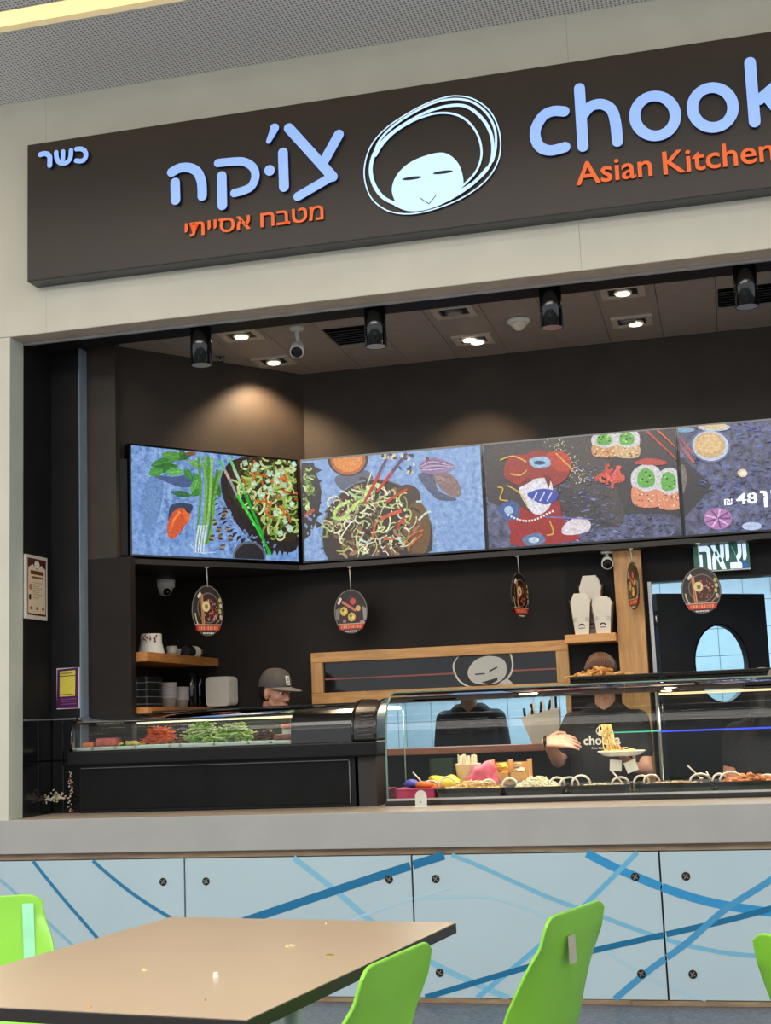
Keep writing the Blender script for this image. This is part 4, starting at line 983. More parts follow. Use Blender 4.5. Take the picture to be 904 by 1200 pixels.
# ------------------------------------------------------------------ notices on the left walls
ct = thing('certificate', 'framed cream certificate on the black left wall inside the opening', 'certificate', (-3.6, 6.6, 1.9))
def wallx(y, z, d=0): return (-3.598 + d, y, z)
y0, y1, z0, z1 = 6.50, 6.735, 1.905, 2.25
g = MB(); g.box(-3.599, -3.585, y0, y1, z0, z1); g.build('frame', M('pale_frame', (206, 198, 186), .4), ct)
f = Flat((-3.585, y0, z0), (0, y1 - y0, 0), (0, 0, z1 - z0), (1, 0, 0), 1e-4, .0006)
f.poly([(.07, .06), (.93, .06), (.93, .95), (.07, .95)], (92, 40, 34)); f.poly([(.1, .09), (.9, .09), (.9, .92), (.1, .92)], (232, 212, 176))
f.poly([(.1, .8), (.1, .92), (.9, .92), (.9, .8), (.7, .86), (.5, .78), (.3, .86)], (84, 36, 34)); f.ell(.5, .86, .12, .06, (236, 228, 214))
f.poly([(.2, .70), (.82, .70), (.82, .76), (.2, .76)], (110, 60, 30)); f.poly([(.24, .64), (.80, .64), (.80, .67), (.24, .67)], (130, 84, 50))
for k in range(9): f.poly([(.3, .57 - k * .03), (.75 - (k % 3) * .08, .57 - k * .03), (.75 - (k % 3) * .08, .575 - k * .03), (.3, .575 - k * .03)], (120, 92, 76))
f.poly([(.13, .3), (.22, .3), (.22, .38), (.13, .38)], (30, 24, 24)); f.ell(.2, .5, .07, .05, (200, 120, 100))
for x in (.22, .5, .78): f.ell(x, .17, .06, .025, (150, 110, 90))
f.build('printed_sheet', m_cardp, ct)
qp = thing('poster', 'purple notice with a yellow square taped on the black pillar', 'poster', (-3.5, 6.81, 1.42))
f = Flat((-3.568, 6.810, 1.425), (.137, 0, .002), (.0, 0, .222), (0, -1, 0), 1e-4, .002)
MB().box(-3.568, -3.431, 6.8085, 6.8115, 1.425, 1.647).build('backing_sheet', M('white_paper', (214, 206, 216), .6), qp)
f.poly([(0, .02), (.95, .0), (.96, .99), (.03, .97)], (84, 34, 84)); f.poly([(.13, .30), (.80, .30), (.82, .93), (.14, .92)], (226, 208, 84)); f.poly([(.13, .79), (.82, .79), (.82, .81), (.13, .81)], (90, 40, 84))
for k in range(6): f.poly([(.22 + k * .085, .85), (.28 + k * .085, .85), (.28 + k * .085, .88), (.22 + k * .085, .88)], (96, 84, 50)); f.poly([(.22 + k * .085, .335), (.28 + k * .085, .335), (.28 + k * .085, .36), (.22 + k * .085, .36)], (96, 84, 50))
for k in range(3): f.poly([(.2, .22 - k * .06), (.86, .22 - k * .06), (.86, .245 - k * .06), (.2, .245 - k * .06)], (128, 76, 130))
f.build('printed_face', m_cardp, qp)

# ------------------------------------------------------------------ wooden window over the serving hatch
wn = struct('window_1', (-1.69, 8.05, 1.1))
WY = 8.01
def frame_bar(x0, x1, z0, z1, y0=WY, y1=8.06): MB().box(x0, x1, y0, y1, z0, z1).build('window_frame', m_wood, wn, bevel=.003)
frame_bar(PXL, PXR, 1.660, 1.722); frame_bar(PXL, PXR, 1.405, 1.475)
MB().box(PXL, PXL + .075, WY + .001, 8.06, 1.475, 1.66).build('window_frame', m_woodv, wn, bevel=.003)
MB().box(PXR - .075, PXR, WY + .001, 8.06, 1.475, 1.66).build('window_frame', m_woodv, wn, bevel=.003)
MB().box(PXL, PXL + .03, WY + .001, 8.12, 1.10, 1.405).build('window_frame', m_woodv, wn); MB().box(PXR - .03, PXR, WY + .001, 8.12, 1.10, 1.405).build('window_frame', m_woodv, wn)
MB().box(PXL + .075, PXR - .075, 8.04, 8.046, 1.475, 1.66).build('window_glass', M('smoked_window_film', (30, 29, 31), .08, var=.3, scale=3), wn)
g = MB(); g.box(PXL + .08, PXR - .08, 8.034, 8.039, 1.552, 1.562); g.build('red_rail', M('dull_red_paint', (150, 82, 72), .5), wn)
MB().box(PXL - .01, PXR + .01, 7.93, 8.12, 1.085, 1.125).build('hatch_sill', wood('worn_reddish_sill', (150, 92, 70), (188, 128, 96), (1.2, 10, 10)), wn, bevel=.003)
f = Flat((0, 8.0335, 0), (1, 0, 0), (0, 0, 1), (0, -1, 0), 1e-4, .0006)
def c5(*p):
    r = [PY(355 + x / 2.782, 740 + y / 2.78, 8.03) for x, y in p]; return [(a.x, min(1.659, max(1.476, a.z))) for a in r]
def cc(*p): return c5(*[(q.x, q.y) for q in catmull([(a, b, 0) for a, b in p], 5, True)])
f.poly(cc((492, 100), (495, 140), (520, 172), (575, 190), (640, 178), (680, 140), (686, 95), (660, 60), (540, 60)), (214, 212, 204)); f.poly(cc((497, 100), (500, 138), (524, 168), (576, 186), (636, 174), (674, 138), (680, 95), (655, 55), (545, 55)), (26, 25, 27))
f.poly(cc((560, 96), (600, 80), (645, 86), (664, 110), (660, 145), (630, 168), (580, 172), (548, 160), (538, 130)), (196, 196, 188))
f.poly(cc((640, 172), (665, 155), (684, 172)), (196, 196, 188))
f.stroke(c5((562, 140), (594, 137)), .008, (26, 25, 27), 0); f.stroke(c5((608, 130), (634, 116)), .009, (26, 25, 27), 0); f.poly(c5((582, 166), (636, 150), (634, 160), (610, 173)), (26, 25, 27))
f.build('face_emblem', M('emblem_print', attr=True, rough=.4, var=0), wn)

# post, door and shelf between them
MB().box(-.597, -.437, 7.955, 8.05, 0, 2.22).build('trim_4', m_woodv, kind='structure', bevel=.003)
sh = thing('wall_shelf', 'short oak shelf holding white noodle boxes beside the wooden post', 'shelf', (-.74, 8, 1.69))
MB().box(-.888, -.598, 7.80, 8.05, 1.692, 1.738).build('board', m_wood, sh, bevel=.002)
def noodle_box(label, x, y, z, h, wd, rz=0.0):
    t = thing('noodle_box', label, 'box', (x, y, z), 'white noodle boxes on the oak shelf')
    R = Matrix.Rotation(rz, 3, 'Z'); o = Vector((x, y, z)); b = wd * .36; tp = wd * .5; th = .0015
    def pt(a, bb, zz): return o + R @ Vector((a, bb, zz))
    m1 = M('white_carton', (226, 220, 204), .6, var=.02); m2 = M('brown_carton_inside', (128, 92, 66), .7)
    for s, nm in ((-1, 'front_flap'), (1, 'back_flap')):
        d0 = b * s; d1 = tp * s; d2 = tp * s * 1.02
        out = [pt(-b, d0, 0), pt(b, d0, 0), pt(tp, d1, h * .80), pt(tp * .62, d2, h), pt(-tp * .62, d2, h), pt(-tp, d1, h * .80)]
        MB().prism(out, R @ Vector((0, -th * s, 0))).build(nm, m1, t)
    for s in (-1, 1):
        out = [pt(b * s, -b, 0), pt(b * s, b, 0), pt(tp * s, tp, h * .74), pt(tp * s * 1.15, tp * .5, h * .86), pt(tp * s * 1.15, -tp * .5, h * .86), pt(tp * s, -tp, h * .74)]
        MB().prism(out, R @ Vector((-th * s, 0, 0)), mat=0).build('side_flap', m2, t)
    MB().prism([pt(-b, -b, .001), pt(b, -b, .001), pt(b, b, .001), pt(-b, b, .001)], (0, 0, th)).build('base', m1, t)
    nf = (R @ Vector((0, -1, (tp - b) / (h * .8) * -1 * -1))).normalized()
    up = (pt(0, -tp, h * .8) - pt(0, -b, 0)).normalized(); nn = up.cross(R @ Vector((-1, 0, 0))); nn = nn if nn.y < 0 else -nn
    f = Flat(pt(0, -b, 0) - up * 0, R @ Vector((wd, 0, 0)), up * wd, nn, 1e-4, .001)
    f.ell(0, .42, .17, .13, (40, 38, 40), a0=0, a1=180); f.ell(0, .42, .09, .07, (226, 220, 204), a0=0, a1=180); f.poly([(-.17, .30), (.17, .30), (.17, .34), (-.17, .34)], (90, 88, 88))
    for k in range(3): f.stroke([(-.42, .62 + .08 * k), (-.28, .7 + .08 * k), (-.2, .66 + .09 * k)], .018, (150, 146, 140)); f.stroke([(.42, .62 + .08 * k), (.28, .7 + .08 * k), (.2, .66 + .09 * k)], .018, (150, 146, 140))
    f.build('box_print', m_cardp, t)
noodle_box('tall white noodle box standing behind the other two boxes on the oak shelf', -.738, 7.985, 1.738, .345, .125)
noodle_box('white noodle box at the front left of the oak shelf', -.79, 7.862, 1.738, .235, .112, .05)
noodle_box('white noodle box at the front right of the oak shelf, touching the wooden post', -.665, 7.862, 1.738, .21, .112, -.04)

# black door with an oval porthole, opened into the kitchen
HX, HY = -.372, 8.16
dr = struct('door_1', (HX, HY, 0))
dE = Vector((.26, 8.66, 0)); dv = dE - Vector((HX, HY, 0)); DW = dv.length; du = dv.normalized(); dn = Vector((du.y, -du.x, 0))
DZ = 1.975; ocx = .55 * DW; ocz = 1.553; orx, orz = .196, .229
def DP(a, z, d=0): return Vector((HX, HY, 0)) + du * a + Vector((0, 0, z)) - dn * d
g = MB(); N_ = 40; hole = [(ocx + orx * cos(2 * pi * k / N_), ocz + orz * sin(2 * pi * k / N_)) for k in range(N_)]
def edge(a):
    dx, dz = cos(a), sin(a); t = 9
    if dx > 0: t = min(t, (DW - ocx) / dx)
    if dx < 0: t = min(t, -ocx / dx)
    if dz > 0: t = min(t, (DZ - ocz) / dz)
    if dz < 0: t = min(t, (.01 - ocz) / dz)
    return (ocx + dx * t, ocz + dz * t)
corn = [math.atan2(z - ocz, x - ocx) % (2 * pi) for x, z in ((0, .01), (DW, .01), (DW, DZ), (0, DZ))]
ang = sorted([2 * pi * k / N_ for k in range(N_)] + corn); n = len(ang)
inn = [(ocx + orx * cos(a), ocz + orz * sin(a)) for a in ang]; ou = [edge(a) for a in ang]
for d in (0, .04):
    g.add([DP(*p, d) for p in inn] + [DP(*p, d) for p in ou], [(i, (i + 1) % n, n + (i + 1) % n, n + i) for i in range(n)])
for L in (inn, ou): g.add([DP(*p, 0) for p in L] + [DP(*p, .04) for p in L], [(i, (i + 1) % n, n + (i + 1) % n, n + i) for i in range(n)])
g.build('door_leaf', M('matt_black_door', (40, 42, 45), .5, var=.1), dr)
g = MB(); ring = [DP(ocx + (orx + .006) * cos(2 * pi * k / 40), ocz + (orz + .006) * sin(2 * pi * k / 40), -.002) for k in range(41)]; g.tube(ring, .006, 6, caps=False); g.build('porthole_rim', m_black, dr)
g = MB(); g.add([DP(ocx + orx * cos(2 * pi * k / 32), ocz + orz * sin(2 * pi * k / 32), .02) for k in range(32)], [list(range(32))]); g.build('porthole_glass', glass('clear_glass'), dr)
for z in (1.25, 1.78): MB().tube([DP(-.012, z), DP(-.012, z + .09)], .009, 8).build('hinge', m_steel, dr)
MB().box(DXL - .012, DXL + .008, 8.03, 8.16, 0, 2.035).build('door_frame', m_alu, dr); MB().box(DXL, 1.36, 8.04, 8.14, 2.03, 2.04).build('door_frame', m_blackp, dr)
MB().box(.50, .53, 8.30, 10.2, 0, 2.3).build('kitchen_post', m_tile, dr) if False else None

# ------------------------------------------------------------------ left shelves and their stacks
def shelf(zt, label, y1=8.05):
    t = thing('wall_shelf', label, 'shelf', (-3.26, 7.5, zt - .05))
    MB().box(-3.419, -3.10, 6.965, y1, zt - .052, zt).build('board', m_shelfw, t, bevel=.002); return t
Z1, Z2 = 1.722, 1.418
shelf(Z1, 'upper pine shelf in the dark left recess holding paper bowls'); shelf(Z2, 'lower pine shelf in the dark left recess holding lids and foam trays')
def sY(px, X): 
    d = ray(px, 800); return X * d.y / d.x
X0 = -3.21
m_paper = M('white_paper_bowl', (220, 220, 212), .55, var=.03)
y = sY(178, X0); t = thing('bowl_stack', 'stack of upturned white paper bowls with a red pattern on the upper shelf', 'bowls', (X0, y, Z1))
pr_ = [(.078, 0)]
for k in range(7): pr_ += [(.078 - k * .002, .004 + k * .009), (.074 - k * .002, .008 + k * .009)]
pr_ += [(.060, .112), (.058, .118), (1e-5, .116)]
MB().lathe(pr_, (X0, y, Z1), 32).build('bowls', m_paper, t)
g = MB()
for k in range(26):
    a = -pi / 2 + rnd.uniform(-.55, .95); z = rnd.uniform(.072, .108); r = .0655 - (z - .07) * .1; c = Vector((X0 + r * cos(a), y + r * sin(a), Z1 + z)); g.sph(c, (rnd.uniform(.002, .007),) * 3, 6, 4)
g.build('red_pattern', M('red_brown_print', (150, 50, 40), .6), t)
y = sY(202, X0); t = thing('cup_stack', 'small stack of clear sauce cups on the upper shelf', 'cups', (X0, y, Z1))
g = MB(); pr_ = [(.026, 0)]
for k in range(6): pr_ += [(.030 + k * .0008, .022 + k * .006), (.034, .026 + k * .006), (.031, .027 + k * .006)]
g.lathe(pr_ + [(.03, .062)], (X0, y, Z1), 20); g.lathe([(.024, 0), (.033, .04), (.036, .042), (.034, .048), (.026, .046)], (X0 - .01, y + .085, Z1), 20); g.build('cups', M('cloudy_plastic', (196, 190, 172), .3), t)
y = sY(225, X0); t = thing('lid_stack', 'toppled row of clear and black lids at the end of the upper shelf', 'lids', (X0, y, Z1))
cols = [m_blackp] * 4 + [m_white, M('cream_lid', (226, 206, 140), .4), m_white, M('brown_lid', (110, 92, 76), .5), m_blackp]
for k in range(11):
    R = Matrix.Rotation(radians(90), 3, 'X') @ Matrix.Rotation(radians(12), 3, 'Y'); MB().lathe([(.036, 0), (.038, .003), (.038, .01), (.032, .012)], (X0, y - .10 + k * .027, Z1 + .0385), 20, 0, R).build('lid', cols[min(k, 8)], t)
m_lidb = M('black_lid_plastic', (40, 42, 44), .25); m_lidg = M('lid_glint_grey', (120, 126, 130), .25)  # the few grey lids are glints put into the colour
XF = -3.165
for ya, yb, lab, h in ((6.965, 7.095, 'stack of black takeaway lids on the lower shelf, nearest the pillar', .168), (7.10, 7.33, 'stack of black takeaway lids on the lower shelf, right of a like stack', .175)):
    t = thing('lid_stack', lab, 'lids', (-3.28, (ya + yb) / 2, Z2), 'stacks of black takeaway lids')
    nl = 30
    for k in range(nl):
        j = rnd.uniform(-.004, .004); z = Z2 + .0005 + k * h / nl
        MB().rbox(-3.40, XF + j, ya + .004, yb - .004 + j, z, z + h / nl * .62, .012, seg=2).build('lid', m_lidg if k % 7 == 3 else m_lidb, t)
m_clear = M('milky_deli_plastic', (176, 172, 170), .2)
def kY(px): return sY(px, -3.20)
for px, lab, h, r in ((200.5, 'taller stack of milky deli tubs on the lower shelf', .160, .052), (215, 'shorter stack of milky deli tubs on the lower shelf beside the black canisters', .135, .052)):
    y = kY(px); t = thing('tub_stack', lab, 'tubs', (-3.22, y, Z2), 'stacks of milky deli tubs'); pr_ = [(r * .8, 0.0005)]
    for k in range(8): pr_ += [(r, h * .35 + k * h * .078), (r * 1.06, h * .36 + k * h * .078), (r * 1.0, h * .38 + k * h * .078)]
    MB().lathe(pr_, (-3.22, y, Z2), 24).build('tubs', m_clear, t)
for px, lab in ((227, 'black canister on the lower shelf right of the deli tubs'), (237, 'black canister on the lower shelf left of the foam trays')):
    y = kY(px); t = thing('canister', lab, 'canister', (-3.23, y, Z2), 'black canisters'); MB().lathe([(.036, 0.0005), (.038, .004), (.038, .19), (.034, .196)], (-3.22, y, Z2), 24).build('body', m_blackg, t); MB().lathe([(.034, .196), (.035, .212), (1e-5, .214)], (-3.22, y, Z2), 20).build('cap', m_blackp, t)
t = thing('foam_tray_stack', 'stack of white foam trays stood on edge at the end of the lower shelf', 'trays', (-3.07, 7.96, Z2))
for k in range(9):
    y0 = 7.925 + k * .0115; pts = []; xc = -3.062 + k * .0022; zc = Z2 + .0935
    for cx, cz, a0 in ((.052, .062, 0), (-.052, .062, 90), (-.052, -.062, 180), (.052, -.062, 270)):
        for q in range(5): a = radians(a0 + 22.5 * q); pts.append(Vector((xc + cx + .026 * cos(a), y0, zc + cz + .029 * sin(a))))
    MB().prism(pts, (0, .0095, 0)).build('foam_tray', M('white_foam', (214, 208, 194), .7, var=.03), t)

# ------------------------------------------------------------------ black cold case with sliced vegetables
m_cg = glass('case_glass', (236, 240, 236), 1.36)
CX0, CX1, CX2, CX3 = -3.445, -2.205, -1.875, -1.745; CT = 1.388
cc_ = thing('cold_display_case', 'low black refrigerated case with curved glass over sliced vegetables', 'display case', (-2.6, 6.95, .868))
MB().box(CX0 + .03, CX2 + .02, 6.765, 7.24, .8685, 1.12).build('base_cabinet', m_blackp, cc_, bevel=.004)
MB().box(CX0 + .05, CX2 - .03, 6.757, 6.7655, .885, 1.10).build('front_panel', M('black_front_panel', (17, 17, 18), .5, spec=.15, var=.25, scale=5), cc_, bevel=.002)
g = MB(); g.box(CX0 + .046, CX2 - .026, 6.755, 6.760, 1.101, 1.105); g.box(CX2 - .03, CX2 - .026, 6.755, 6.76, .885, 1.105); g.build('panel_trim', m_alugrey, cc_)
MB().box(CX0 - .02, CX3, 6.712, 7.26, 1.118, 1.196).build('lip', m_blackp, cc_, bevel=.01, bseg=3)
MB().box(CX2, CX3 - .02, 6.765, 7.24, .8685, 1.118).build('vent_cover', M('dark_grille', (34, 28, 26), .5), cc_)
def arc_prof(y0, z0, y1, z1, n=16, e=1.0):   # rounded quarter, vertical at the front, level at the top
    return [(y1 - (y1 - y0) * max(0, cos(pi / 2 * k / n)) ** e, z0 + (z1 - z0) * sin(pi / 2 * k / n) ** e) for k in range(n + 1)]
AP = arc_prof(6.735, 1.196, 6.98, CT, e=.62) + [(7.24, CT)]
def sheet(prof, x0, x1, name, mat, parent, smooth=True):
    vs = [(x0, y, z) for y, z in prof] + [(x1, y, z) for y, z in prof]; n = len(prof)
    return MB().add(vs, [(i, i + 1, n + i + 1, n + i) for i in range(n - 1)], 0, smooth).build(name, mat, parent)
sheet(AP, CX0, CX1, 'curved_glass', m_cg, cc_)
MB().prism([Vector((CX1, y, z)) for y, z in AP + [(7.24, 1.196)]], (CX2 - CX1, 0, 0), smooth=False).build('compressor_cover', m_blackg, cc_)
g = MB(); APo = arc_prof(6.715, 1.196, 7.0, CT + .014, e=.7) + [(7.25, CT + .014)]
g.prism([Vector((CX2, y, z)) for y, z in APo + [(7.25, 1.19)]], (CX3 - CX2, 0, 0)); g.build('end_cap', M('end_cap_black', (26, 25, 25), .3), cc_, bevel=.012, bseg=3)
for xx in (CX2 + .004, CX3 - .004): MB().tube([(xx, y, z + .002) for y, z in APo], .0075, 8).build('end_rim', m_blackg, cc_)
g = MB()
for k in range(7):
    z = 1.225 + k * .019; g.tube([(CX2 + .03 + k * .003, 6.712 + .003 * k * k * .35, z), (CX3 - .02, 6.712 + .003 * k * k * .35, z + .004)], .0035, 6)
o = g.build('vent_slots', M('slot_sheen', (96, 88, 82), .3), cc_); o['kind'] = 'stuff'
MB().tube([(CX0, y, z) for y, z in AP], .009, 8).build('end_rim', m_blackg, cc_)
g = MB(); g.add([(CX0, y, z) for y, z in AP] + [(CX0, 7.24, 1.196)], [list(range(len(AP) + 1))]); g.build('end_glass', m_cg, cc_)
MB().box(CX0, CX1, 7.235, 7.245, 1.196, CT).build('back_door', M('dark_back_glass', (38, 36, 34), .2), cc_)
MB().box(CX0, CX3, 7.02, 7.25, CT, CT + .008).build('top_rail', m_blackp, cc_)
MB().tube([(CX0 + .05, 7.03, 1.342), (CX1 - .02, 7.03, 1.342)], .0125, 10).build('lamp_tube', M('case_lamp', (240, 232, 206), .4, emit=(240, 230, 200), es=1.1), cc_)
MB().box(CX0 + .02, CX1, 6.75, 7.23, 1.1965, 1.2).build('cooling_deck', m_steel, cc_)
g = MB(); g.box(-2.02, -1.98, 6.742, 6.746, 1.26, 1.285); g.build('small_sticker', m_white, cc_) if False else None
def cX(px): return PY(px, 876, 6.90).x
m_plate = M('pale_green_plate', (206, 222, 212), .3)
def plate(px0, px1, lab):
    a, b = cX(px0), cX(px1); t = thing('serving_plate', lab, 'plate', ((a + b) / 2, 6.90, 1.2), 'pale plates in the black cold case')
    MB().rbox(a + .004, b - .004, 6.80, 7.02, 1.2005, 1.206, .02).build('plate_base', m_plate, t); MB().rbox(a + .002, b - .002, 6.795, 7.025, 1.206, 1.214, .022).build('plate_rim', m_plate, t); return (a + b) / 2, (b - a)
def sticks(name, label, cx, w, n, col, L=.07, r=.0032, h=.05, cat='vegetables', seed=1):
    g = MB(); rr = random.Random(seed)
    for k in range(n):
        x = cx + rr.gauss(0, w * .2); x = max(cx - w * .38, min(cx + w * .38, x)); y = 6.90 + rr.uniform(-.07, .06); z = 1.217 + (1 - (abs(x - cx) / (w * .48)) ** 1.6) * h * rr.random() ** .5
        a = rr.uniform(0, pi); tl = rr.uniform(-.35, .35); dx, dy, dz = cos(a) * cos(tl), sin(a) * cos(tl) * .6, sin(tl); l = L * rr.uniform(.6, 1.1) / 2
        z = max(z, 1.218 + abs(dz) * l)
        c = Vector((x, y, z)); d = Vector((dx, dy, dz)) * l; g.tube([c - d, c + Vector((0, 0, rr.uniform(-.003, .005))), c + d], r * rr.uniform(.8, 1.2), 5, mat=rr.randrange(len(col)))
    o = g.build(name, [M('%s_%d' % (name, i), c, .45, var=.1, scale=40) for i, c in enumerate(col)]); tag(o, label, cat); o['kind'] = 'stuff'; return o
def block(name, label, cx, w, h, col, cat, dy=.12, seed=3):
    g = MB(); rr = random.Random(seed); n = 9
    g.obox((cx, 6.89, 1.2145 + h / 2), (w, dy, h))
    o = g.build(name, M(name + '_flesh', col, .4, var=.2, scale=25, bump=.2)); tag(o, label, cat)
    b = o.modifiers.new('bevel', 'BEVEL'); b.width = h * .33; b.segments = 4; return o
c, w_ = plate(90, 117, 'pale plate under the orange salmon piece'); block('salmon_piece', 'orange piece of salmon at the left end of the black case', c, w_ * .9, .026, (214, 112, 62), 'fish')
c, w_ = plate(117, 143, 'pale plate under the pink fish fillet'); block('tuna_fillet', 'pink fish fillet next to the orange salmon piece', c, w_ * .95, .045, (190, 92, 84), 'fish', seed=5)
c, w_ = plate(143, 167, 'pale plate under the yellow slices'); sticks('yellow_slices', 'flat heap of pale yellow slices left of the shredded carrot', c, w_, 40, [(206, 188, 92), (188, 176, 96)], .05, .006, .014, seed=4)
c, w_ = plate(167, 207, 'pale plate under the shredded carrot'); sticks('shredded_carrot', 'orange heap of shredded carrot in the black case', c + .005, w_ * .9, 260, [(224, 92, 34), (236, 112, 44), (206, 78, 30)], .07, .0028, .088, seed=6)
c, w_ = plate(207, 219, 'narrow pale plate under the brown mushrooms'); sticks('sliced_mushrooms', 'small brown mushroom slices between carrot and cucumber', c, w_ * 1.2, 30, [(120, 76, 60), (92, 58, 48)], .03, .006, .03, seed=7)
c, w_ = plate(219, 258, 'pale plate under the first heap of cucumber sticks'); sticks('cucumber_sticks', 'tall heap of pale green cucumber sticks next to the mushrooms', c, w_, 190, [(166, 196, 104), (206, 218, 150), (110, 158, 62)], .095, .0042, .10, seed=8)
c, w_ = plate(258, 298, 'pale plate under the second heap of cucumber sticks'); sticks('cucumber_sticks', 'lower heap of yellow green cucumber strips in the middle of the black case', c, w_, 170, [(206, 214, 120), (226, 226, 160), (140, 172, 76)], .09, .0042, .09, seed=9)
c, w_ = plate(298, 324, 'pale plate under the dark seaweed strips'); sticks('dark_strips', 'dark brown strips right of the cucumber', c, w_, 90, [(66, 42, 36), (96, 60, 50)], .05, .004, .05, seed=10)
c, w_ = plate(324, 350, 'pale plate at the right end of the black case'); block('sauce_block', 'red brown block at the right end beneath the salmon slices', c, w_ * .9, .03, (128, 70, 52), 'fish', seed=12)
o = MB().obox((cX(339), 6.99, 1.285), (.13, .08, .022)).build('salmon_slices', M('salmon_orange', (220, 120, 62), .4, var=.15, scale=30)); tag(o, 'orange salmon slices on a raised stand at the right end of the case', 'fish'); o.modifiers.new('bevel', 'BEVEL').width = .008
o = MB().box(cX(339) - .06, cX(339) + .06, 6.97, 7.02, 1.2005, 1.2735).build('raised_stand', m_plate); tag(o, 'pale raised stand carrying the orange salmon slices', 'stand')

# ------------------------------------------------------------------ long curved glass food case
GX0, GX1 = -1.715, 2.1; GT = 1.436
gc_ = thing('glass_display_case', 'long curved glass food case with steel pans on the right side of the counter', 'display case', (0, 7, .868))
GP = [(6.79, .892), (6.79, 1.10)] + [(y, z) for y, z in arc_prof(6.79, 1.10, 7.03, GT, 22, e=.8)][1:]
JXG = PY(739, 940, 6.79).x
sheet(GP, GX0, JXG - .001, 'curved_glass', m_cg, gc_); sheet(GP, JXG + .001, GX1, 'curved_glass', m_cg, gc_)
MB().box(GX0 - .0, GX1, 7.03, 7.30, GT - .004, GT + .002).build('top_glass', m_cg, gc_)
g = MB(); g.add([(GX0, y, z) for y, z in GP] + [(GX0, 7.2, GT), (GX0, 7.2, .892)], [list(range(len(GP) + 2))]); g.build('end_glass', m_cg, gc_)
m_edge = M('green_glass_edge', (120, 150, 138), .2, emit=(120, 160, 146), es=.04)
MB().tube([(GX0, y, z) for y, z in GP] + [(GX0, 7.2, GT)], .0055, 6).build('glass_edge', m_edge, gc_)
MB().tube([(GX0, 7.2, .892), (GX0, 7.2, GT)], .003, 6).build('glass_edge', m_edge, gc_)
MB().tube([(GX0, 7.03, GT + .003), (GX1, 7.03, GT + .003)], .003, 6).build('glass_edge', m_edge, gc_)
MB().box(GX0 - .01, GX1, 6.77, 7.30, .8685, .892).build('base_frame', m_blackg, gc_, bevel=.003)
MB().box(GX0, GX1, 6.775, 6.79, .892, .902).build('front_channel', m_steel, gc_)
MB().box(GX0 + .01, GX1, 6.80, 7.29, .892, .896).build('warming_deck', m_steel, gc_)
MB().tube([(-.35, 7.22, 1.375), (GX1, 7.22, 1.375)], .006, 8).build('lamp_tube', M('added_warm_tube', (250, 226, 180), .4, emit=(250, 222, 170), es=1.2), gc_)  # added glowing tube in place of a bright line on the glass
for x in (GX0 + .1, -.86, .0, 1.0): MB().tube([(x, 7.285, .896), (x, 7.285, GT - .004)], .006, 8).build('rear_post', m_steel, gc_) if x in (1.0,) else None
MB().tube([(-.36, 7.292, .896), (-.36, 7.292, GT - .004)], .0055, 8).build('rear_post', m_alu, gc_)
o = MB().box(-.36, 1.9, 7.28, 7.286, 1.178, 1.186).build('blue_reflection_strip', M('blue_reflection_glow', (30, 50, 190), .4, emit=(40, 54, 190), es=.8)); tag(o, 'thin glowing blue strip behind the glass food case, standing in for a reflection', 'reflection strip')  # added glow for a blue light mirrored in the front glass
o = MB().box(-.62, -.36, 7.28, 7.286, 1.182, 1.188).build('teal_reflection_strip', M('teal_reflection_glow', (50, 150, 130), .4, emit=(44, 110, 96), es=.4)); tag(o, 'short glowing teal strip behind the glass food case, standing in for a reflection', 'reflection strip')  # added teal glow, continues the mirrored light to the left
# trays on top
def tray(label, x0, x1, y0, y1):
    t = thing('serving_tray', label, 'tray', ((x0 + x1) / 2, (y0 + y1) / 2, GT + .002), 'black trays on the glass case')
    MB().rbox(x0 + .02, x1 - .02, y0 + .01, y1 - .01, GT + .0025, GT + .010, .02).build('tray_base', m_blackg, t)
    vs = []; z0, z1 = GT + .006, GT + .044
    for i, (dx, z) in enumerate(((.018, z0), (0, z1), (-.008, z1), (-.008, z1 - .004))): vs += [(x0 + dx, y0 + dx, z), (x1 - dx, y0 + dx, z), (x1 - dx, y1 - dx, z), (x0 + dx, y1 - dx, z)]
    MB().add(vs, [(4 * i + k, 4 * i + (k + 1) % 4, 4 * i + 4 + (k + 1) % 4, 4 * i + 4 + k) for i in range(3) for k in range(4)]).build('tray_rim', m_blackg, t)
a = PY(667, 797, 7.04); b = PY(772, 795, 7.04)
tray('black tray heaped with fried strips on top of the glass case', a.x, b.x, 7.04, 7.27)
a2 = PY(779, 797, 7.04); tray('long empty black tray at the right on top of the glass case', a2.x, a2.x + .52, 7.04, 7.27)
m_fry = [M('fried_gold_%d' % i, c, .6, var=.2, scale=60, bump=.4) for i, c in enumerate(((222, 156, 78), (204, 134, 62), (236, 178, 104)))]
g = MB(); rr = random.Random(3)
cxf = PY(703, 795, 7.13).x
for k in range(90):
    x = cxf + rr.gauss(0, .07); x = max(cxf - .14, min(cxf + .14, x)); z = GT + .034 + max(0, (1 - abs(x - cxf) / .16)) * .05 * rr.random(); a = rr.uniform(0, 6.3); l = rr.uniform(.02, .045); c = Vector((x, 7.14 + rr.uniform(-.07, .07), z)); d = Vector((cos(a) * l, sin(a) * l * .7, rr.uniform(-.008, .012)))
    g.tube([c - d, c + Vector((rr.uniform(-.006, .006), 0, .007)), c + d], [.005, .009, .005], 6, mat=rr.randrange(3))
o = g.build('fried_strips', m_fry); tag(o, 'heap of golden fried strips on the black tray', 'food'); o['kind'] = 'stuff'

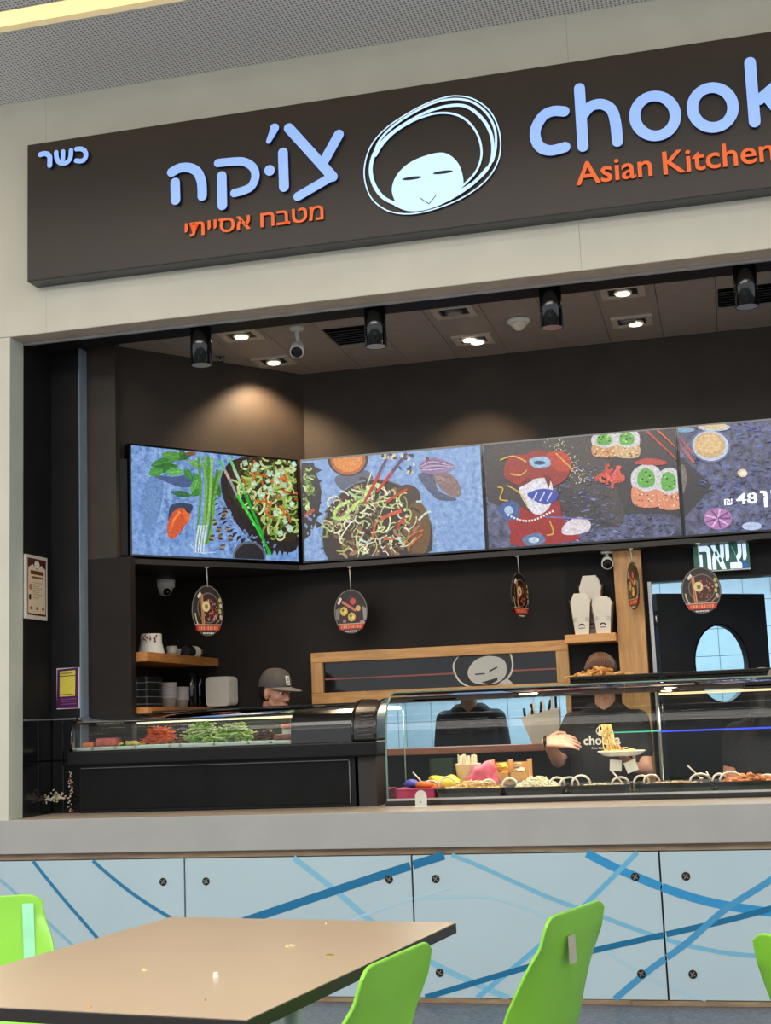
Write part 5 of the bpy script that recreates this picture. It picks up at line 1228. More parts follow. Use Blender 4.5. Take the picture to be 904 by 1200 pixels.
# food pans, their contents and tongs
m_pan = M('black_enamel_pan', (28, 28, 30), .3)
def gX(px, py=925, y=6.93): return PY(px, py, y).x
def pan(label, px0, px1, y0=6.83, y1=7.10):
    a, b = gX(px0), gX(px1); t = thing('food_pan', label, 'food pan', ((a + b) / 2, (y0 + y1) / 2, .897), 'black food pans in the glass case')
    vs = []
    for dx, z in ((.02, .8965), (.012, .8965), (0, .936), (-.006, .938), (-.006, .941), (.004, .940), (.016, .902)): vs += [(a + dx, y0 + dx, z), (b - dx, y0 + dx, z), (b - dx, y1 - dx, z), (a + dx, y1 - dx, z)]
    fs = [(4 * i + k, 4 * i + (k + 1) % 4, 4 * i + 4 + (k + 1) % 4, 4 * i + 4 + k) for i in range(6) for k in range(4)] + [(3, 2, 1, 0), (24, 25, 26, 27)]
    MB().add(vs, fs).build('pan_body', m_pan, t); return a, b, y0, y1
def bits(name, label, box, n, cols, r, h, kind='blob', seed=1):
    a, b, y0, y1 = box; rr = random.Random(seed); g = MB(); cx, cy = (a + b) / 2, (y0 + y1) / 2
    g.add([(a + .02, y0 + .02, .925), (b - .02, y0 + .02, .925), (b - .02, y1 - .02, .925), (a + .02, y1 - .02, .925)], [(0, 1, 2, 3)])
    for k in range(n):
        u = rr.uniform(-.9, .9); v = rr.uniform(-.85, .85); m_ = (1 - u * u) * (1 - v * v); x = cx + u * (b - a - .06) / 2; y = cy + v * (y1 - y0 - .06) / 2; z = .925 + h * m_ * rr.uniform(.5, 1)
        if kind == 'blob': g.sph((x, y, z), (r * rr.uniform(.7, 1.3), r * rr.uniform(.7, 1.3), r * rr.uniform(.5, 1)), 7, 5, mat=rr.randrange(len(cols)))
        else:
            q = rr.uniform(0, 6.3); P_ = [Vector((x, y, z))]
            for i in range(4): q += rr.uniform(-.9, .9); P_.append(P_[-1] + Vector((cos(q), sin(q), rr.uniform(-.25, .25))) * .014)
            for p in P_: p.x = min(max(p.x, a + .02), b - .02); p.y = min(max(p.y, y0 + .02), y1 - .02); p.z = max(p.z, .915)
            g.tube(P_, r, 5, mat=rr.randrange(len(cols)))
    o = g.build(name, [M(name + '_%d' % i, c, .55, var=.12, scale=50) for i, c in enumerate(cols)]); tag(o, label, 'food'); o['kind'] = 'stuff'
B1 = pan('black pan of pale noodles at the left end of the glass case', 516, 592); bits('pan_noodles', 'golden noodles with vegetables in the leftmost pan', B1, 260, [(236, 196, 120), (222, 176, 100), (244, 216, 156), (190, 134, 70)], .0042, .045, 'n', 2)
B2 = pan('black pan of white rice in the glass case', 595, 664); bits('pan_rice', 'white mound of rice in the second pan', B2, 520, [(250, 240, 212), (240, 226, 192)], .0065, .062, seed=3)
B3 = pan('black pan of pale sauce below the plate being served', 670, 739); bits('pan_sauce', 'pale creamy stir fry in the pan below the plate being served', B3, 70, [(196, 188, 160), (176, 168, 138)], .008, .012, seed=4)
B4 = pan('black pan of brown stew in the middle of the glass case', 747, 836); bits('pan_stew', 'brown and cream stew in the pan left of the fried chicken', B4, 90, [(160, 112, 70), (206, 184, 140), (186, 150, 100)], .010, .014, seed=5)
B5 = pan('black pan of fried chicken at the right edge of the glass case', 840, 925); bits('pan_fried_chicken', 'orange brown fried chicken pieces in the rightmost pan', B5, 90, [(196, 112, 50), (214, 136, 70), (170, 90, 40)], .017, .040, seed=6)
m_tong = M('polished_tongs', (236, 228, 214), .3, .7)
def tongs(label, px, wpx, ytop, y=6.92, lean=.0, ybot=930):
    a = PY(px - wpx / 2, ybot, y); b = PY(px + wpx / 2, ybot, y + .05); tp = PY(px + lean, ytop, y + .02); a.z = b.z = max(.95, min(a.z, b.z)) - .02
    h = tp.z - a.z; P_ = [a]
    for k in range(1, 12):
        q = pi * k / 12; c = a.lerp(b, (1 - cos(q)) / 2); P_.append(Vector((c.x + lean / 240 * sin(q), c.y, a.z + h * sin(q) ** .72)))
    P_.append(b)
    t = thing('tongs', label, 'tongs', (a + b) / 2, 'metal tongs standing in the food pans')
    MB().tube(P_, .0056, 7).build('tong_loop', m_tong, t)
    for p in (a, b): MB().tube([p, p + Vector((0, .02, -.022))], [.0056, .008], 7).build('tong_tip', m_tong, t)
for a in ((505, 20, 915, 'curved metal tongs above the pink cloth at the left end'), (525, 22, 911, 'tongs rising from the left side of the noodle pan'), (559, 20, 916, 'tongs rising from the right side of the noodle pan'),
          (573, 17, 914, 'tongs between the noodle pan and the rice pan'), (598, 18, 912, 'tongs standing in the left of the rice mound'), (642, 21, 915, 'wide tongs right of the rice mound'), (654, 18, 911, 'narrow tongs overlapping the wide ones by the rice'),
          (668, 22, 911, 'tongs at the left edge of the creamy pan'), (682, 22, 909, 'tallest tongs in the creamy pan below the hand'), (728, 20, 911, 'tongs at the right edge of the creamy pan'),
          (753, 18, 909, 'left tongs of the stew pan'), (765, 19, 908, 'second tongs of the stew pan'), (822, 24, 907, 'wide tongs at the right of the stew pan'), (845, 17, 907, 'small tongs left of the fried chicken'), (858, 26, 905, 'widest tongs arching over the fried chicken'), (900, 20, 908, 'tongs at the right edge over the fried chicken')):
    tongs(a[3], a[0], a[1], a[2])
def spoon(label, p0, p1, y=6.95):
    a, b = PY(*p0, y), PY(*p1, y + .02); t = thing('serving_spoon', label, 'spoon', b, 'long handled serving spoons'); MB().tube([a, b], .004, 7).build('handle', m_tong, t); MB().sph(b, (.012, .012, .006), 10, 6).build('bowl', m_tong, t)
spoon('serving spoon with its handle leaning left above the yellow bag', (484, 905), (498, 920)); spoon('serving spoon leaning left over the stew pan', (806, 897), (822, 912)); spoon('thick white handled spoon over the stew pan', (828, 904), (838, 920)); spoon('long serving spoon handle rising left of the plate being served', (716, 902), (741, 930))

# things at the left end of the case
a, b = gX(468), gX(514)
t = thing('shallow_tub', 'pink shallow tub at the left end of the glass case', 'tub', ((a + b) / 2, 6.95, .897)); MB().rbox(a, b, 6.84, 7.08, .8965, .938, .015).build('tub_body', M('pink_plastic', (196, 44, 92), .4), t); MB().rbox(a - .004, b + .004, 6.836, 7.084, .938, .944, .018).build('tub_rim', M('deep_pink_plastic', (176, 36, 84), .4), t)
def crumple(name, label, c, r, col, cat, n=12, seed=1, amp=.35, rough=.5):
    g = MB(); g.sph(c, r, 28, 18); rr = random.Random(seed)
    for i, v in enumerate(g.v):
        d = (v - Vector(c)); nn = noise.noise(Vector((d.x, d.y, d.z)) * n + Vector((seed, 0, 0))); v += d * nn * amp * 2
        v.z = max(v.z, c[2] - r[2], .8975)
    o = g.build(name, M(name + '_%d' % seed, col, rough, var=.12, scale=30)); tag(o, label, cat); return o
crumple('plastic_bag', 'blue crumpled plastic on the pink tub at the left end', (gX(478), 6.98, .964), (.05, .04, .02), (60, 70, 190), 'bag', seed=2)
crumple('plastic_bag', 'bright yellow plastic bag behind the tongs at the left end', (gX(516), 7.14, .945), (.11, .06, .05), (226, 196, 36), 'bag', seed=3)
crumple('orange_cloth', 'orange crumpled cloth on the pink tub', (gX(500), 6.95, .962), (.045, .04, .018), (226, 120, 40), 'cloth', seed=4)
crumple('plastic_bag', 'pink plastic bag wrapped before the cup of spoons', (gX(558), 7.14, .975), (.085, .045, .072), (214, 96, 128), 'bag', seed=5)
cx = PY(549, 900, 7.2).x
t = thing('cup_stack', 'cream cup packed with white plastic spoons in the glass case', 'cup', (cx, 7.2, .897))
MB().lathe([(.052, 0), (.068, .15), (.070, .155), (.066, .155), (.05, .01)], (cx, 7.2, .8965), 24).build('cup', M('cream_paper', (222, 204, 178), .5), t)
g = MB()
for k in range(26): q = rnd.uniform(0, 6.3); r = .05 * rnd.random() ** .5; g.obox((cx + r * cos(q), 7.2 + r * sin(q), 1.055 + rnd.uniform(-.004, .016)), (.016, .006, .06), Matrix.Rotation(rnd.uniform(0, 3), 3, 'Z'))
o = g.build('spoon_handles', M('cream_plastic_spoons', (226, 214, 190), .4), t); o['kind'] = 'stuff'
dx0, dx1 = PY(577, 900, 7.2).x, PY(621, 900, 7.2).x
t = thing('sauce_dispenser', 'wooden box with two compartments of sauce sachets in the glass case', 'box', ((dx0 + dx1) / 2, 7.2, .95))
for x in (dx0, (dx0 + dx1) / 2, dx1): MB().box(x - .004, x + .004, 7.14, 7.27, .8965, 1.065).build('divider', m_wood, t)
MB().box(dx0, dx1, 7.262, 7.27, .8965, 1.05).build('back_board', m_wood, t); MB().box(dx0, dx1, 7.14, 7.148, .8965, 1.0).build('front_board', m_wood, t); MB().box(dx0, dx1, 7.148, 7.262, .96, .966).build('compartment_floor', m_wood, t)
for i, (x, col) in enumerate((((dx0 * .72 + dx1 * .28), (222, 176, 60)), ((dx0 * .27 + dx1 * .73), (216, 206, 184)))):
    g = MB()
    for k in range(14): g.obox((x + rnd.uniform(-.028, .028), 7.2 + rnd.uniform(-.035, .035), .99 + rnd.uniform(0, .055)), (.034, .026, .006), Matrix.Rotation(rnd.uniform(-.7, .7), 3, 'X') @ Matrix.Rotation(rnd.uniform(0, 3), 3, 'Z'))
    o = g.build('sauce_sachets', M('sachets_%d' % i, col, .3)); tag(o, ['yellow sauce sachets in the left compartment', 'pale sauce sachets in the right compartment'][i], 'sachets'); o['kind'] = 'stuff'
t = thing('foil_tray', 'grey metal tray behind the rice pan', 'tray', (gX(612, 918, 7.16), 7.16, .897)); 
MB().box(PY(570, 915, 7.14).x, PY(648, 915, 7.14).x, 7.112, 7.135, .8965, .955).build('tray_side', m_steel, t)
# price stand on the counter
p = PZ(494, 946, .868)
t = thing('table_marker', 'small rounded clear plastic marker standing on the counter edge', 'marker', (p.x, p.y, .868))
pts = [Vector((p.x - .029, p.y, .872))] + [Vector((p.x + .029, p.y, .872))] + [Vector((p.x + .029 * cos(a), p.y, .918 + .032 * sin(a))) for a in [pi * k / 12 for k in range(13)]]
MB().prism(pts, (0, .004, 0)).build('plate', M('frosted_plastic', (206, 206, 196), .3), t); MB().box(p.x - .03, p.x + .03, p.y - .012, p.y + .02, .868, .872).build('foot', m_white, t); MB().sph((p.x, p.y - .001, .893), (.003, .002, .003), 8, 6).build('dot', m_blackp, t)
# cable and dirt at the left end of the counter
g = MB(); rr = random.Random(5); Pq = []
for k in range(16): Pq.append(PY(28 + k * 3.2, 936.5 + rr.uniform(-2, 2) - k * .1, 6.74))
g.tube(catmull(Pq, 3), .006, 6); tag(g.build('white_cable', M('dusty_white_cable', (196, 186, 170), .7)), 'dusty white cable lying at the left end of the counter', 'cable')
g = MB()
for k in range(40): q = PY(57 + rr.gauss(6, 7), 933 + rr.gauss(0, 4), 6.735); g.obox(q, (.012, .004, .006), Matrix.Rotation(rr.uniform(0, 3), 3, 'Y'))
o = g.build('plaster_crumbs', M('plaster_crumb', (186, 172, 152), .8)); tag(o, 'pale crumbs scattered beside the left end of the black case', 'crumbs'); o['kind'] = 'stuff'
g = MB()
for k in range(60): q = PY(83 + rr.gauss(0, 1.6), rr.uniform(905, 951), 6.752); g.sph(q, (.0035, .003, .004), 5, 4, mat=0 if rr.random() < .72 else 1)
o = g.build('flaking_paint', [M('flaking_white', (180, 174, 166), .7), M('flaking_red', (150, 36, 34), .7)]); tag(o, 'speckled white and red flaking paint on the corner below the black case', 'paint flakes'); o['kind'] = 'stuff'
# utensil crate on the hatch sill
a_, b_ = PY(612, 850, 7.99).x, PY(657, 850, 7.99).x
t = thing('utensil_crate', 'white slanted crate with bottles and utensils on the hatch sill', 'crate', ((a_ + b_) / 2, 7.99, 1.125))
MB().prism([Vector((a_ + .06, 7.95, 1.126)), Vector((b_, 7.95, 1.126)), Vector((b_, 7.95, 1.33)), Vector((a_, 7.95, 1.28))], (0, .1, 0)).build('crate_body', M('cream_crate', (206, 196, 178), .5), t)
g = MB()
for k in range(9): x = a_ + .02 + k * (b_ - a_ - .04) / 8; g.tube([(x, 8.0, 1.27 + k * .006), (x + rr.uniform(-.02, .02), 8.0, 1.325 + k * .008 + rr.uniform(0, .02))], .008, 7, mat=k % 2)
o = g.build('utensils', [m_blackp, m_white], t); o['kind'] = 'stuff'
# dark work bench behind the cases
t = thing('work_bench', 'dark steel work bench below the serving hatch', 'bench', (-1.6, 7.9, 0))
MB().box(-2.4, -.95, 7.78, 8.04, .86, .90).build('bench_top', M('dark_bench_top', (70, 66, 62), .3, .5), t); MB().box(-2.38, -.97, 7.80, 8.04, .02, .86).build('bench_body', m_blackp, t)
o = MB().rbox(PY(505, 890, 7.9).x, PY(533, 890, 7.9).x, 7.84, 8.0, .9005, 1.06, .015).build('storage_tub', M('dull_green_plastic', (54, 76, 58), .5)); tag(o, 'dull green tub on the dark bench below the hatch', 'tub')
o = MB().rbox(PY(575, 890, 7.9).x, PY(612, 890, 7.9).x, 7.84, 8.0, .9005, 1.03, .015).build('storage_tub', M('brown_tub', (66, 48, 40), .5)); tag(o, 'dark brown tub on the dark bench below the hatch', 'tub')

# ------------------------------------------------------------------ people
m_skin = M('skin_tone', (196, 142, 116), .5, var=.05, scale=18); m_skin2 = M('skin_tone_light', (204, 154, 132), .5, var=.05, scale=18)
m_shirt = M('black_tshirt', (34, 34, 37), .85, var=.15, scale=9, bump=.15); m_trouser = M('dark_trousers', (40, 40, 46), .85, var=.1)
m_hair = M('dark_brown_hair', (74, 54, 42), .45, var=.35, scale=60, stretch=(1, 1, .15)); m_hairb = M('black_hair', (26, 22, 20), .5, var=.3, scale=60)
m_eyew = M('eye_white', (226, 220, 214), .25); m_iris = M('dark_iris', (40, 26, 20), .2); m_lip = M('lip_tone', (170, 96, 86), .45); m_brow = M('brow_dark', (44, 32, 26), .7)
def remesh(mb, name, mat, parent, voxel, smooth=3):
    o = mb.build(name, mat, parent)
    r = o.modifiers.new('r', 'REMESH'); r.mode = 'VOXEL'; r.voxel_size = voxel; r.use_smooth_shade = True
    s = o.modifiers.new('s', 'SMOOTH'); s.iterations = smooth; s.factor = .6
    bpy.context.view_layer.update()
    me = bpy.data.meshes.new_from_object(o.evaluated_get(bpy.context.evaluated_depsgraph_get())); o.modifiers.clear()
    old = o.data; o.data = me; bpy.data.meshes.remove(old)
    me.polygons.foreach_set('use_smooth', [True] * len(me.polygons)); return o
def head_mesh(g, H):
    """H: function local->world; local: +x face forward, +z up, origin at head centre; about 0.23 m tall"""
    def E(c, r, rot=None):
        b = len(g.v); g.sph((0, 0, 0), 1, 22, 14)
        for i in range(b, len(g.v)):
            v = g.v[i]; q = Vector((v.x * r[0], v.y * r[1], v.z * r[2]))
            if rot: q = rot @ q
            g.v[i] = H(Vector(c) + q)
    def C(a, b_, ra, rb):
        b0 = len(g.v); g.cap(a, b_, ra, rb)
        for i in range(b0, len(g.v)): g.v[i] = H(g.v[i])
    E((-.012, 0, .035), (.098, .076, .083)); E((.030, 0, .005), (.062, .062, .090)); E((.030, 0, -.055), (.056, .050, .052)); C((.052, -.0, -.088), (.068, 0, -.090), .021, .020)
    C((.02, .045, -.045), (.05, .022, -.085), .022, .018); C((.02, -.045, -.045), (.05, -.022, -.085), .022, .018)
    C((.092, 0, .020), (.110, 0, -.016), .007, .0105); E((.103, .010, -.026), (.010, .009, .008)); E((.103, -.010, -.026), (.010, .009, .008))
    C((.080, .032, .038), (.084, -.032, .038), .010, .010); E((.062, .034, -.012), (.018, .020, .018)); E((.062, -.034, -.012), (.018, .020, .018))
    E((.088, 0, -.050), (.015, .024, .008)); E((.086, 0, -.062), (.014, .020, .009))
    for s in (-1, 1):
        E((-.004, s * .074, .000), (.015, .009, .027), Matrix.Rotation(-.25, 3, 'Y')); E((.002, s * .071, -.022), (.008, .008, .010))
    C((-.02, 0, -.05), (-.03, 0, -.14), .054, .056)
def face_parts(H, parent, R, look=0):
    for s in (-1, 1):
        g = MB(); g.sph(H(Vector((.0815, s * .031, .016))), .0112, 14, 10, rot=R); g.build('eye', m_eyew, parent)
        g = MB(); g.sph(H(Vector((.0915, s * .031 , .015))), .0058, 10, 8); g.build('iris', m_iris, parent)
        g = MB(); g.tube([H(Vector((.091, s * .014, .040))), H(Vector((.094, s * .030, .045))), H(Vector((.082, s * .050, .038)))], [.003, .0042, .002], 7); g.build('eyebrow', m_brow, parent)
    g = MB(); g.tube([H(Vector((.093, -.022, -.056))), H(Vector((.1015, 0, -.054))), H(Vector((.093, .022, -.056)))], [.002, .0045, .002], 7); g.build('lips', m_lip, parent)
def hand(g, wrist, d, palm_n, curl=.6, s=1.0, spread=.10, side=1, thumb=1):
    """five-fingered hand; d = direction of the fingers, palm_n = out of the palm"""
    d = Vector(d).normalized(); n = Vector(palm_n); n = (n - d * n.dot(d)).normalized(); r = d.cross(n) * side
    w0 = Vector(wrist); pc = w0 + d * .05 * s
    for t in (-.028, -.01, .01, .028): g.cap(w0 + r * t * .62 * s + d * .005 * s, w0 + d * .085 * s + r * t * s, .0135 * s, .0115 * s, 10)
    for i, (t, L) in enumerate(((-.031, .070), (-.0105, .080), (.0105, .076), (.031, .060))):
        p = w0 + d * .088 * s + r * t * s; a = curl * (.35 + .06 * i); dd = (d + r * t * spread * 30 * .1).normalized()
        for seg, (f, rad) in enumerate(((.45, .0092), (.32, .0082), (.25, .0072))):
            a2 = a * (1 + seg * .9); q = (dd * cos(a2) + n * sin(a2)).normalized(); p2 = p + q * L * f * s; g.cap(p, p2, rad * s, rad * .9 * s, 10); p = p2
    p = w0 + d * .022 * s - r * .030 * s * thumb; q = (d * .65 - r * .75 * thumb + n * .25).normalized(); p2 = p + q * .040 * s; g.cap(p, p2, .0125 * s, .0105 * s, 10)
    q = (d * .9 - r * .25 * thumb + n * .45).normalized(); g.cap(p2, p2 + q * .034 * s, .0102 * s, .0085 * s, 10)
def person(label, base, face_yaw, head_c, head_yaw, pitch, skin, shoulders, sh_w, arms, hair=None, voxel=.0055, roll=0.0, waist=None, cat='person'):
    """arms: list of (shoulder, elbow, wrist, hand dict or None)"""
    t = thing('person', label, cat, base)
    Rh = Matrix.Rotation(head_yaw, 3, 'Z') @ Matrix.Rotation(pitch, 3, 'Y') @ Matrix.Rotation(roll, 3, 'X'); hc = Vector(head_c)
    H = lambda v: hc + Rh @ v
    g = MB(); head_mesh(g, H)
    sc2 = Vector(shoulders); rt = Vector((cos(face_yaw + pi / 2), sin(face_yaw + pi / 2), 0)); fw = Vector((cos(face_yaw), sin(face_yaw), 0))
    g.cap(H(Vector((-.025, 0, -.09))), sc2 + Vector((0, 0, -.03)), .052, .056)
    for sh, el, wr, hd in arms:
        g.cap(sh, el, .050, .040); g.cap(el, wr, .039, .027)
        if hd: hand(g, wr, **hd)
    g.cap(sc2 + rt * -.13 + Vector((0, 0, -.05)), sc2 + rt * .13 + Vector((0, 0, -.05)), .05, .05)
    g.cap(sc2 + Vector((0, 0, -.12)), sc2 + Vector((0, 0, -.35)), .08, .08)
    body = remesh(g, 'body', skin, t, voxel, 2)
    # shirt
    g = MB(); zt = sc2.z; wz = zt - .56
    g.cap(sc2 + rt * (-sh_w / 2 + .045) + Vector((0, 0, -.045)), sc2 + rt * (sh_w / 2 - .045) + Vector((0, 0, -.045)), .066, .066)
    g.cap(sc2 + Vector((0, 0, .000)) + rt * -.07, sc2 + rt * .07 + Vector((0, 0, .000)), .062, .062)
    for s in (-1, 1):
        g.cap(sc2 + rt * s * (sh_w / 2 - .12) + Vector((0, 0, -.12)) + fw * .015, sc2 + rt * s * (sh_w / 2 - .14) + Vector((0, 0, -.48)), .118, .112)
    g.cap(sc2 + Vector((0, 0, -.14)) + fw * .02, sc2 + Vector((0, 0, -.48)) + fw * .01, .122, .118)
    for sh, el, wr, hd in arms:
        sh = Vector(sh); el = Vector(el); g.cap(sh, sh.lerp(el, .62), .066, .060)
    remesh(g, 'tshirt', m_shirt, t, .009, 5)
    g = MB(); hp = Vector((sc2.x, sc2.y, zt - .56)); g.cap(hp + rt * -.075, hp + rt * .075, .115, .115)
    for s in (-1, 1): g.cap(hp + rt * s * .085 + Vector((0, 0, -.04)), Vector((sc2.x, sc2.y, .50)) + rt * s * .10, .098, .066); g.cap(Vector((sc2.x, sc2.y, .50)) + rt * s * .10, Vector((sc2.x, sc2.y, .10)) + rt * s * .10, .066, .048)
    remesh(g, 'trousers', m_trouser, t, .014, 4)
    for s in (-1, 1):
        c = Vector((sc2.x, sc2.y, 0)) + rt * s * .10; g = MB(); g.cap(c + Vector((0, 0, .046)) - fw * .05, c + Vector((0, 0, .038)) + fw * .15, .045, .037); remesh(g, 'shoe', m_blackp, t, .01, 2)
    return t, H, Rh
# --- cook in a cap, looking down to the right behind the vegetable case
hc = PY(325, 812, 7.60)
hx = Vector((hc.x - .012, 7.60, 1.470)); fy = radians(-28)
S_ = Vector((hx.x - .08, 7.62, 1.268)); rt = Vector((cos(fy + pi / 2), sin(fy + pi / 2), 0)); fw = Vector((cos(fy), sin(fy), 0))
arms = [(S_ + rt * s * .165 + Vector((0, 0, -.045)), S_ + rt * s * .22 + fw * .04 + Vector((0, 0, -.29)), S_ + rt * s * .12 + fw * .14 + Vector((0, 0, -.30)), dict(d=fw * .9 + Vector((0, 0, -.3)), palm_n=Vector((0, 0, -1)), side=1, thumb=s)) for s in (-1, 1)]
tm, H, Rh = person('person in a dark grey cap with a pale patch, looking right behind the vegetable case', (S_.x, S_.y, 0), fy, hx, fy, radians(9), m_skin, S_, .42, arms)
face_parts(H, tm, Rh)
# short hair, cap
g = MB()
def Efun(g, H, c, r, seg=24, rings=14):
    b = len(g.v); g.sph((0, 0, 0), 1, seg, rings)
    for i in range(b, len(g.v)): v = g.v[i]; g.v[i] = H(Vector(c) + Vector((v.x * r[0], v.y * r[1], v.z * r[2])))
Efun(g, H, (-.030, 0, .018), (.087, .0795, .082)); 
remesh(g, 'hair', m_hairb, tm, .006, 1)
m_capm = M('dark_grey_cap_cloth', (84, 80, 78), .85, var=.12, scale=14, bump=.15)
g = MB(); vs = []; n1_, n2_ = 12, 32
for i in range(n1_ + 1):
    a = pi / 2 * i / n1_
    for k in range(n2_):
        q = 2 * pi * k / n2_; rx = .106 if cos(q) > 0 else .108; ry = .087; zz = .110 * sin(a) ** .9 if i else 0; rr_ = cos(a) ** .72 if i < n1_ else .02
        vs.append(H(Vector((-.008 + rx * rr_ * cos(q), ry * rr_ * sin(q), .044 + zz + .01 * cos(q) * (1 - i / n1_)))))
g.add(vs, [(i * n2_ + k, i * n2_ + (k + 1) % n2_, (i + 1) * n2_ + (k + 1) % n2_, (i + 1) * n2_ + k) for i in range(n1_) for k in range(n2_)] + [[n1_ * n2_ + k for k in range(n2_)]], 0, True)
capo = g.build('cap', m_capm, tm)
g = MB(); vs = []
for i in range(9):
    for k in range(17):
        t_ = (k - 8) / 8; a = t_ * 1.15; r0 = .098; ext = (.116) * max(0, cos(t_ * pi / 2)) ** .6 * i / 8
        x = -.008 + r0 * cos(a) + ext; y = .083 * sin(a) / sin(1.15) * (1 - .06 * i / 8); z = .056 - .016 * (t_ * t_) - ext * .10
        vs.append(H(Vector((x, y, z))))
b_ = len(vs); vs2 = [v - (Rh @ Vector((0, 0, .004))) for v in vs]
fs = [(i * 17 + k, i * 17 + k + 1, (i + 1) * 17 + k + 1, (i + 1) * 17 + k) for i in range(8) for k in range(16)]
g.add(vs + vs2, fs + [[b_ + j for j in f[::-1]] for f in fs] + [(8 * 17 + k, 8 * 17 + k + 1, b_ + 8 * 17 + k + 1, b_ + 8 * 17 + k) for k in range(16)], 0, True); g.build('cap_brim', M('grey_brim', (120, 116, 110), .8), capo)
g = MB(); ctr = []
for a, z in ((-.16, .066), (.16, .066), (.16, .118), (-.16, .118)):
    ctr.append(H(Vector((-.008 + (.112 if z < .1 else .094) * cos(a), .09 * sin(a), z))))
g.add(ctr, [(0, 1, 2, 3)]); g.prism(ctr, Rh @ Vector((.002, 0, 0))); g.build('cap_patch', m_white, capo)
g = MB(); cP = [c + Rh @ Vector((.0035, 0, 0)) for c in ctr]
def cpq(u, v): return cP[0].lerp(cP[1], u).lerp(cP[3].lerp(cP[2], u), v)
g.tube([cpq(.3, .8), cpq(.6, .75), cpq(.65, .5), cpq(.35, .5)], .0022, 5); g.tube([cpq(.35, .2), cpq(.7, .3)], .0022, 5); g.build('patch_mark', m_blackp, capo)

# --- server in a black T-shirt holding a plate and tongs
hc = PY(706, 800, 7.55); hx = Vector((hc.x, 7.55, 1.485)); fy = radians(-92)
S_ = Vector((hx.x + .0, 7.62, 1.285)); rt = Vector((cos(fy + pi / 2), sin(fy + pi / 2), 0)); fw = Vector((cos(fy), sin(fy), 0))
el1 = PY(648, 892, 7.50); wr1 = PY(640, 868, 7.38); el1 = PY(655, 905, 7.60)
elb = Vector((S_.x - .27, 7.58, 1.04)); wrb = PY(641, 869, 7.38); hd1 = PY(684, 867, 7.36)
wr2 = PY(744, 899, 7.40); el2 = Vector((S_.x + .205, 7.55, .98))
arms = [(S_ + Vector((-.175, 0, -.05)), elb, wrb, dict(d=hd1 - wrb, palm_n=Vector((0, .75, -.65)), curl=.7, side=1, thumb=-1, s=1.12)),
        (S_ + Vector((.175, 0, -.05)), el2, wr2, dict(d=Vector((-.55, -.25, .62)), palm_n=Vector((-.35, -.1, .9)), curl=.35, side=1, thumb=1, s=.98))]
tw, H, Rh = person('person in a black printed T-shirt holding a plate of noodles behind the glass case', (S_.x, S_.y, 0), fy, hx, fy, radians(26), m_skin2, S_, .44, arms, voxel=.0038)
face_parts(H, tw, Rh)
g = MB(); Efun(g, H, (-.028, 0, .040), (.092, .084, .086)); Efun(g, H, (-.05, 0, -.01), (.07, .078, .075)); Efun(g, H, (-.115, 0, .02), (.038, .036, .038))
for s in (-1, 1): Efun(g, H, (.028, s * .058, .060), (.040, .026, .036)); Efun(g, H, (.010, s * .072, .02), (.018, .012, .036))
remesh(g, 'hair', m_hair, tw, .006, 1)
g = MB()
for k in range(46):
    a = -1.25 + 2.5 * k / 45; P_ = []
    for j in range(6):
        q = .15 + j * .30; P_.append(H(Vector((-.030 + .095 * cos(q) * cos(a * .4), .087 * sin(a) * cos(q * .45), .042 + .089 * sin(.35 + q * .75) * cos(a * .72)))))
    g.tube(P_, .0022, 4, mat=k % 2)
o = g.build('hair_strands', [m_hair, M('light_brown_hair', (136, 100, 76), .4)], tw); o['kind'] = 'stuff'
g = MB(); d = (hd1 - wrb).normalized(); R = d.to_track_quat('Z', 'Y').to_matrix(); g.lathe([(.030, -.008), (.0315, -.008), (.0315, .008), (.030, .008)], wrb - d * .004, 20, 0, R, sy=.95); g.build('watch_strap', m_blackp, tw)
f = Flat((S_.x, 7.488, 1.13), (1, 0, 0), (0, 0, 1), (0, -1, 0), 1e-4, 0)
g = MB(); c0 = PY(684, 873, 7.478); put_text(g, 'chooka', (c0.x, 7.470, c0.z), (1, 0, 0), (0, 0, 1), .20, .050, .025); put_text(g, 'Asian Kitchen', (c0.x + .04, 7.470, c0.z - .024), (1, 0, 0), (0, 0, 1), .09, .012, .01)
rg = [Vector((c0.x + .105 + .032 * cos(a), 7.470, c0.z + .072 + .026 * sin(a))) for a in [2 * pi * k / 24 for k in range(24)]]; raised_stroke(g, rg, .005, (0, -1, 0), .001, mat=0, side=0, closed=True)
g.add([Vector((c0.x + .10 + .018 * cos(a), 7.470, c0.z + .062 + .014 * sin(a))) for a in [2 * pi * k / 20 for k in range(20)]], [list(range(20))])
pr_o = g.build('shirt_print', M('white_shirt_print', (214, 212, 206), .7), tw)
bpy.context.view_layer.update()
sh_ = [c for c in tw.children if c.name.startswith('tshirt')][0]
dg = bpy.context.evaluated_depsgraph_get()
# lay the print on the cloth
off = tw.location
for v in pr_o.data.vertices:
    hit, loc, nn, idx = sh_.ray_cast(Vector((v.co.x, -1, v.co.z)), Vector((0, 1, 0)))
    if hit: v.co.y = loc.y - .002
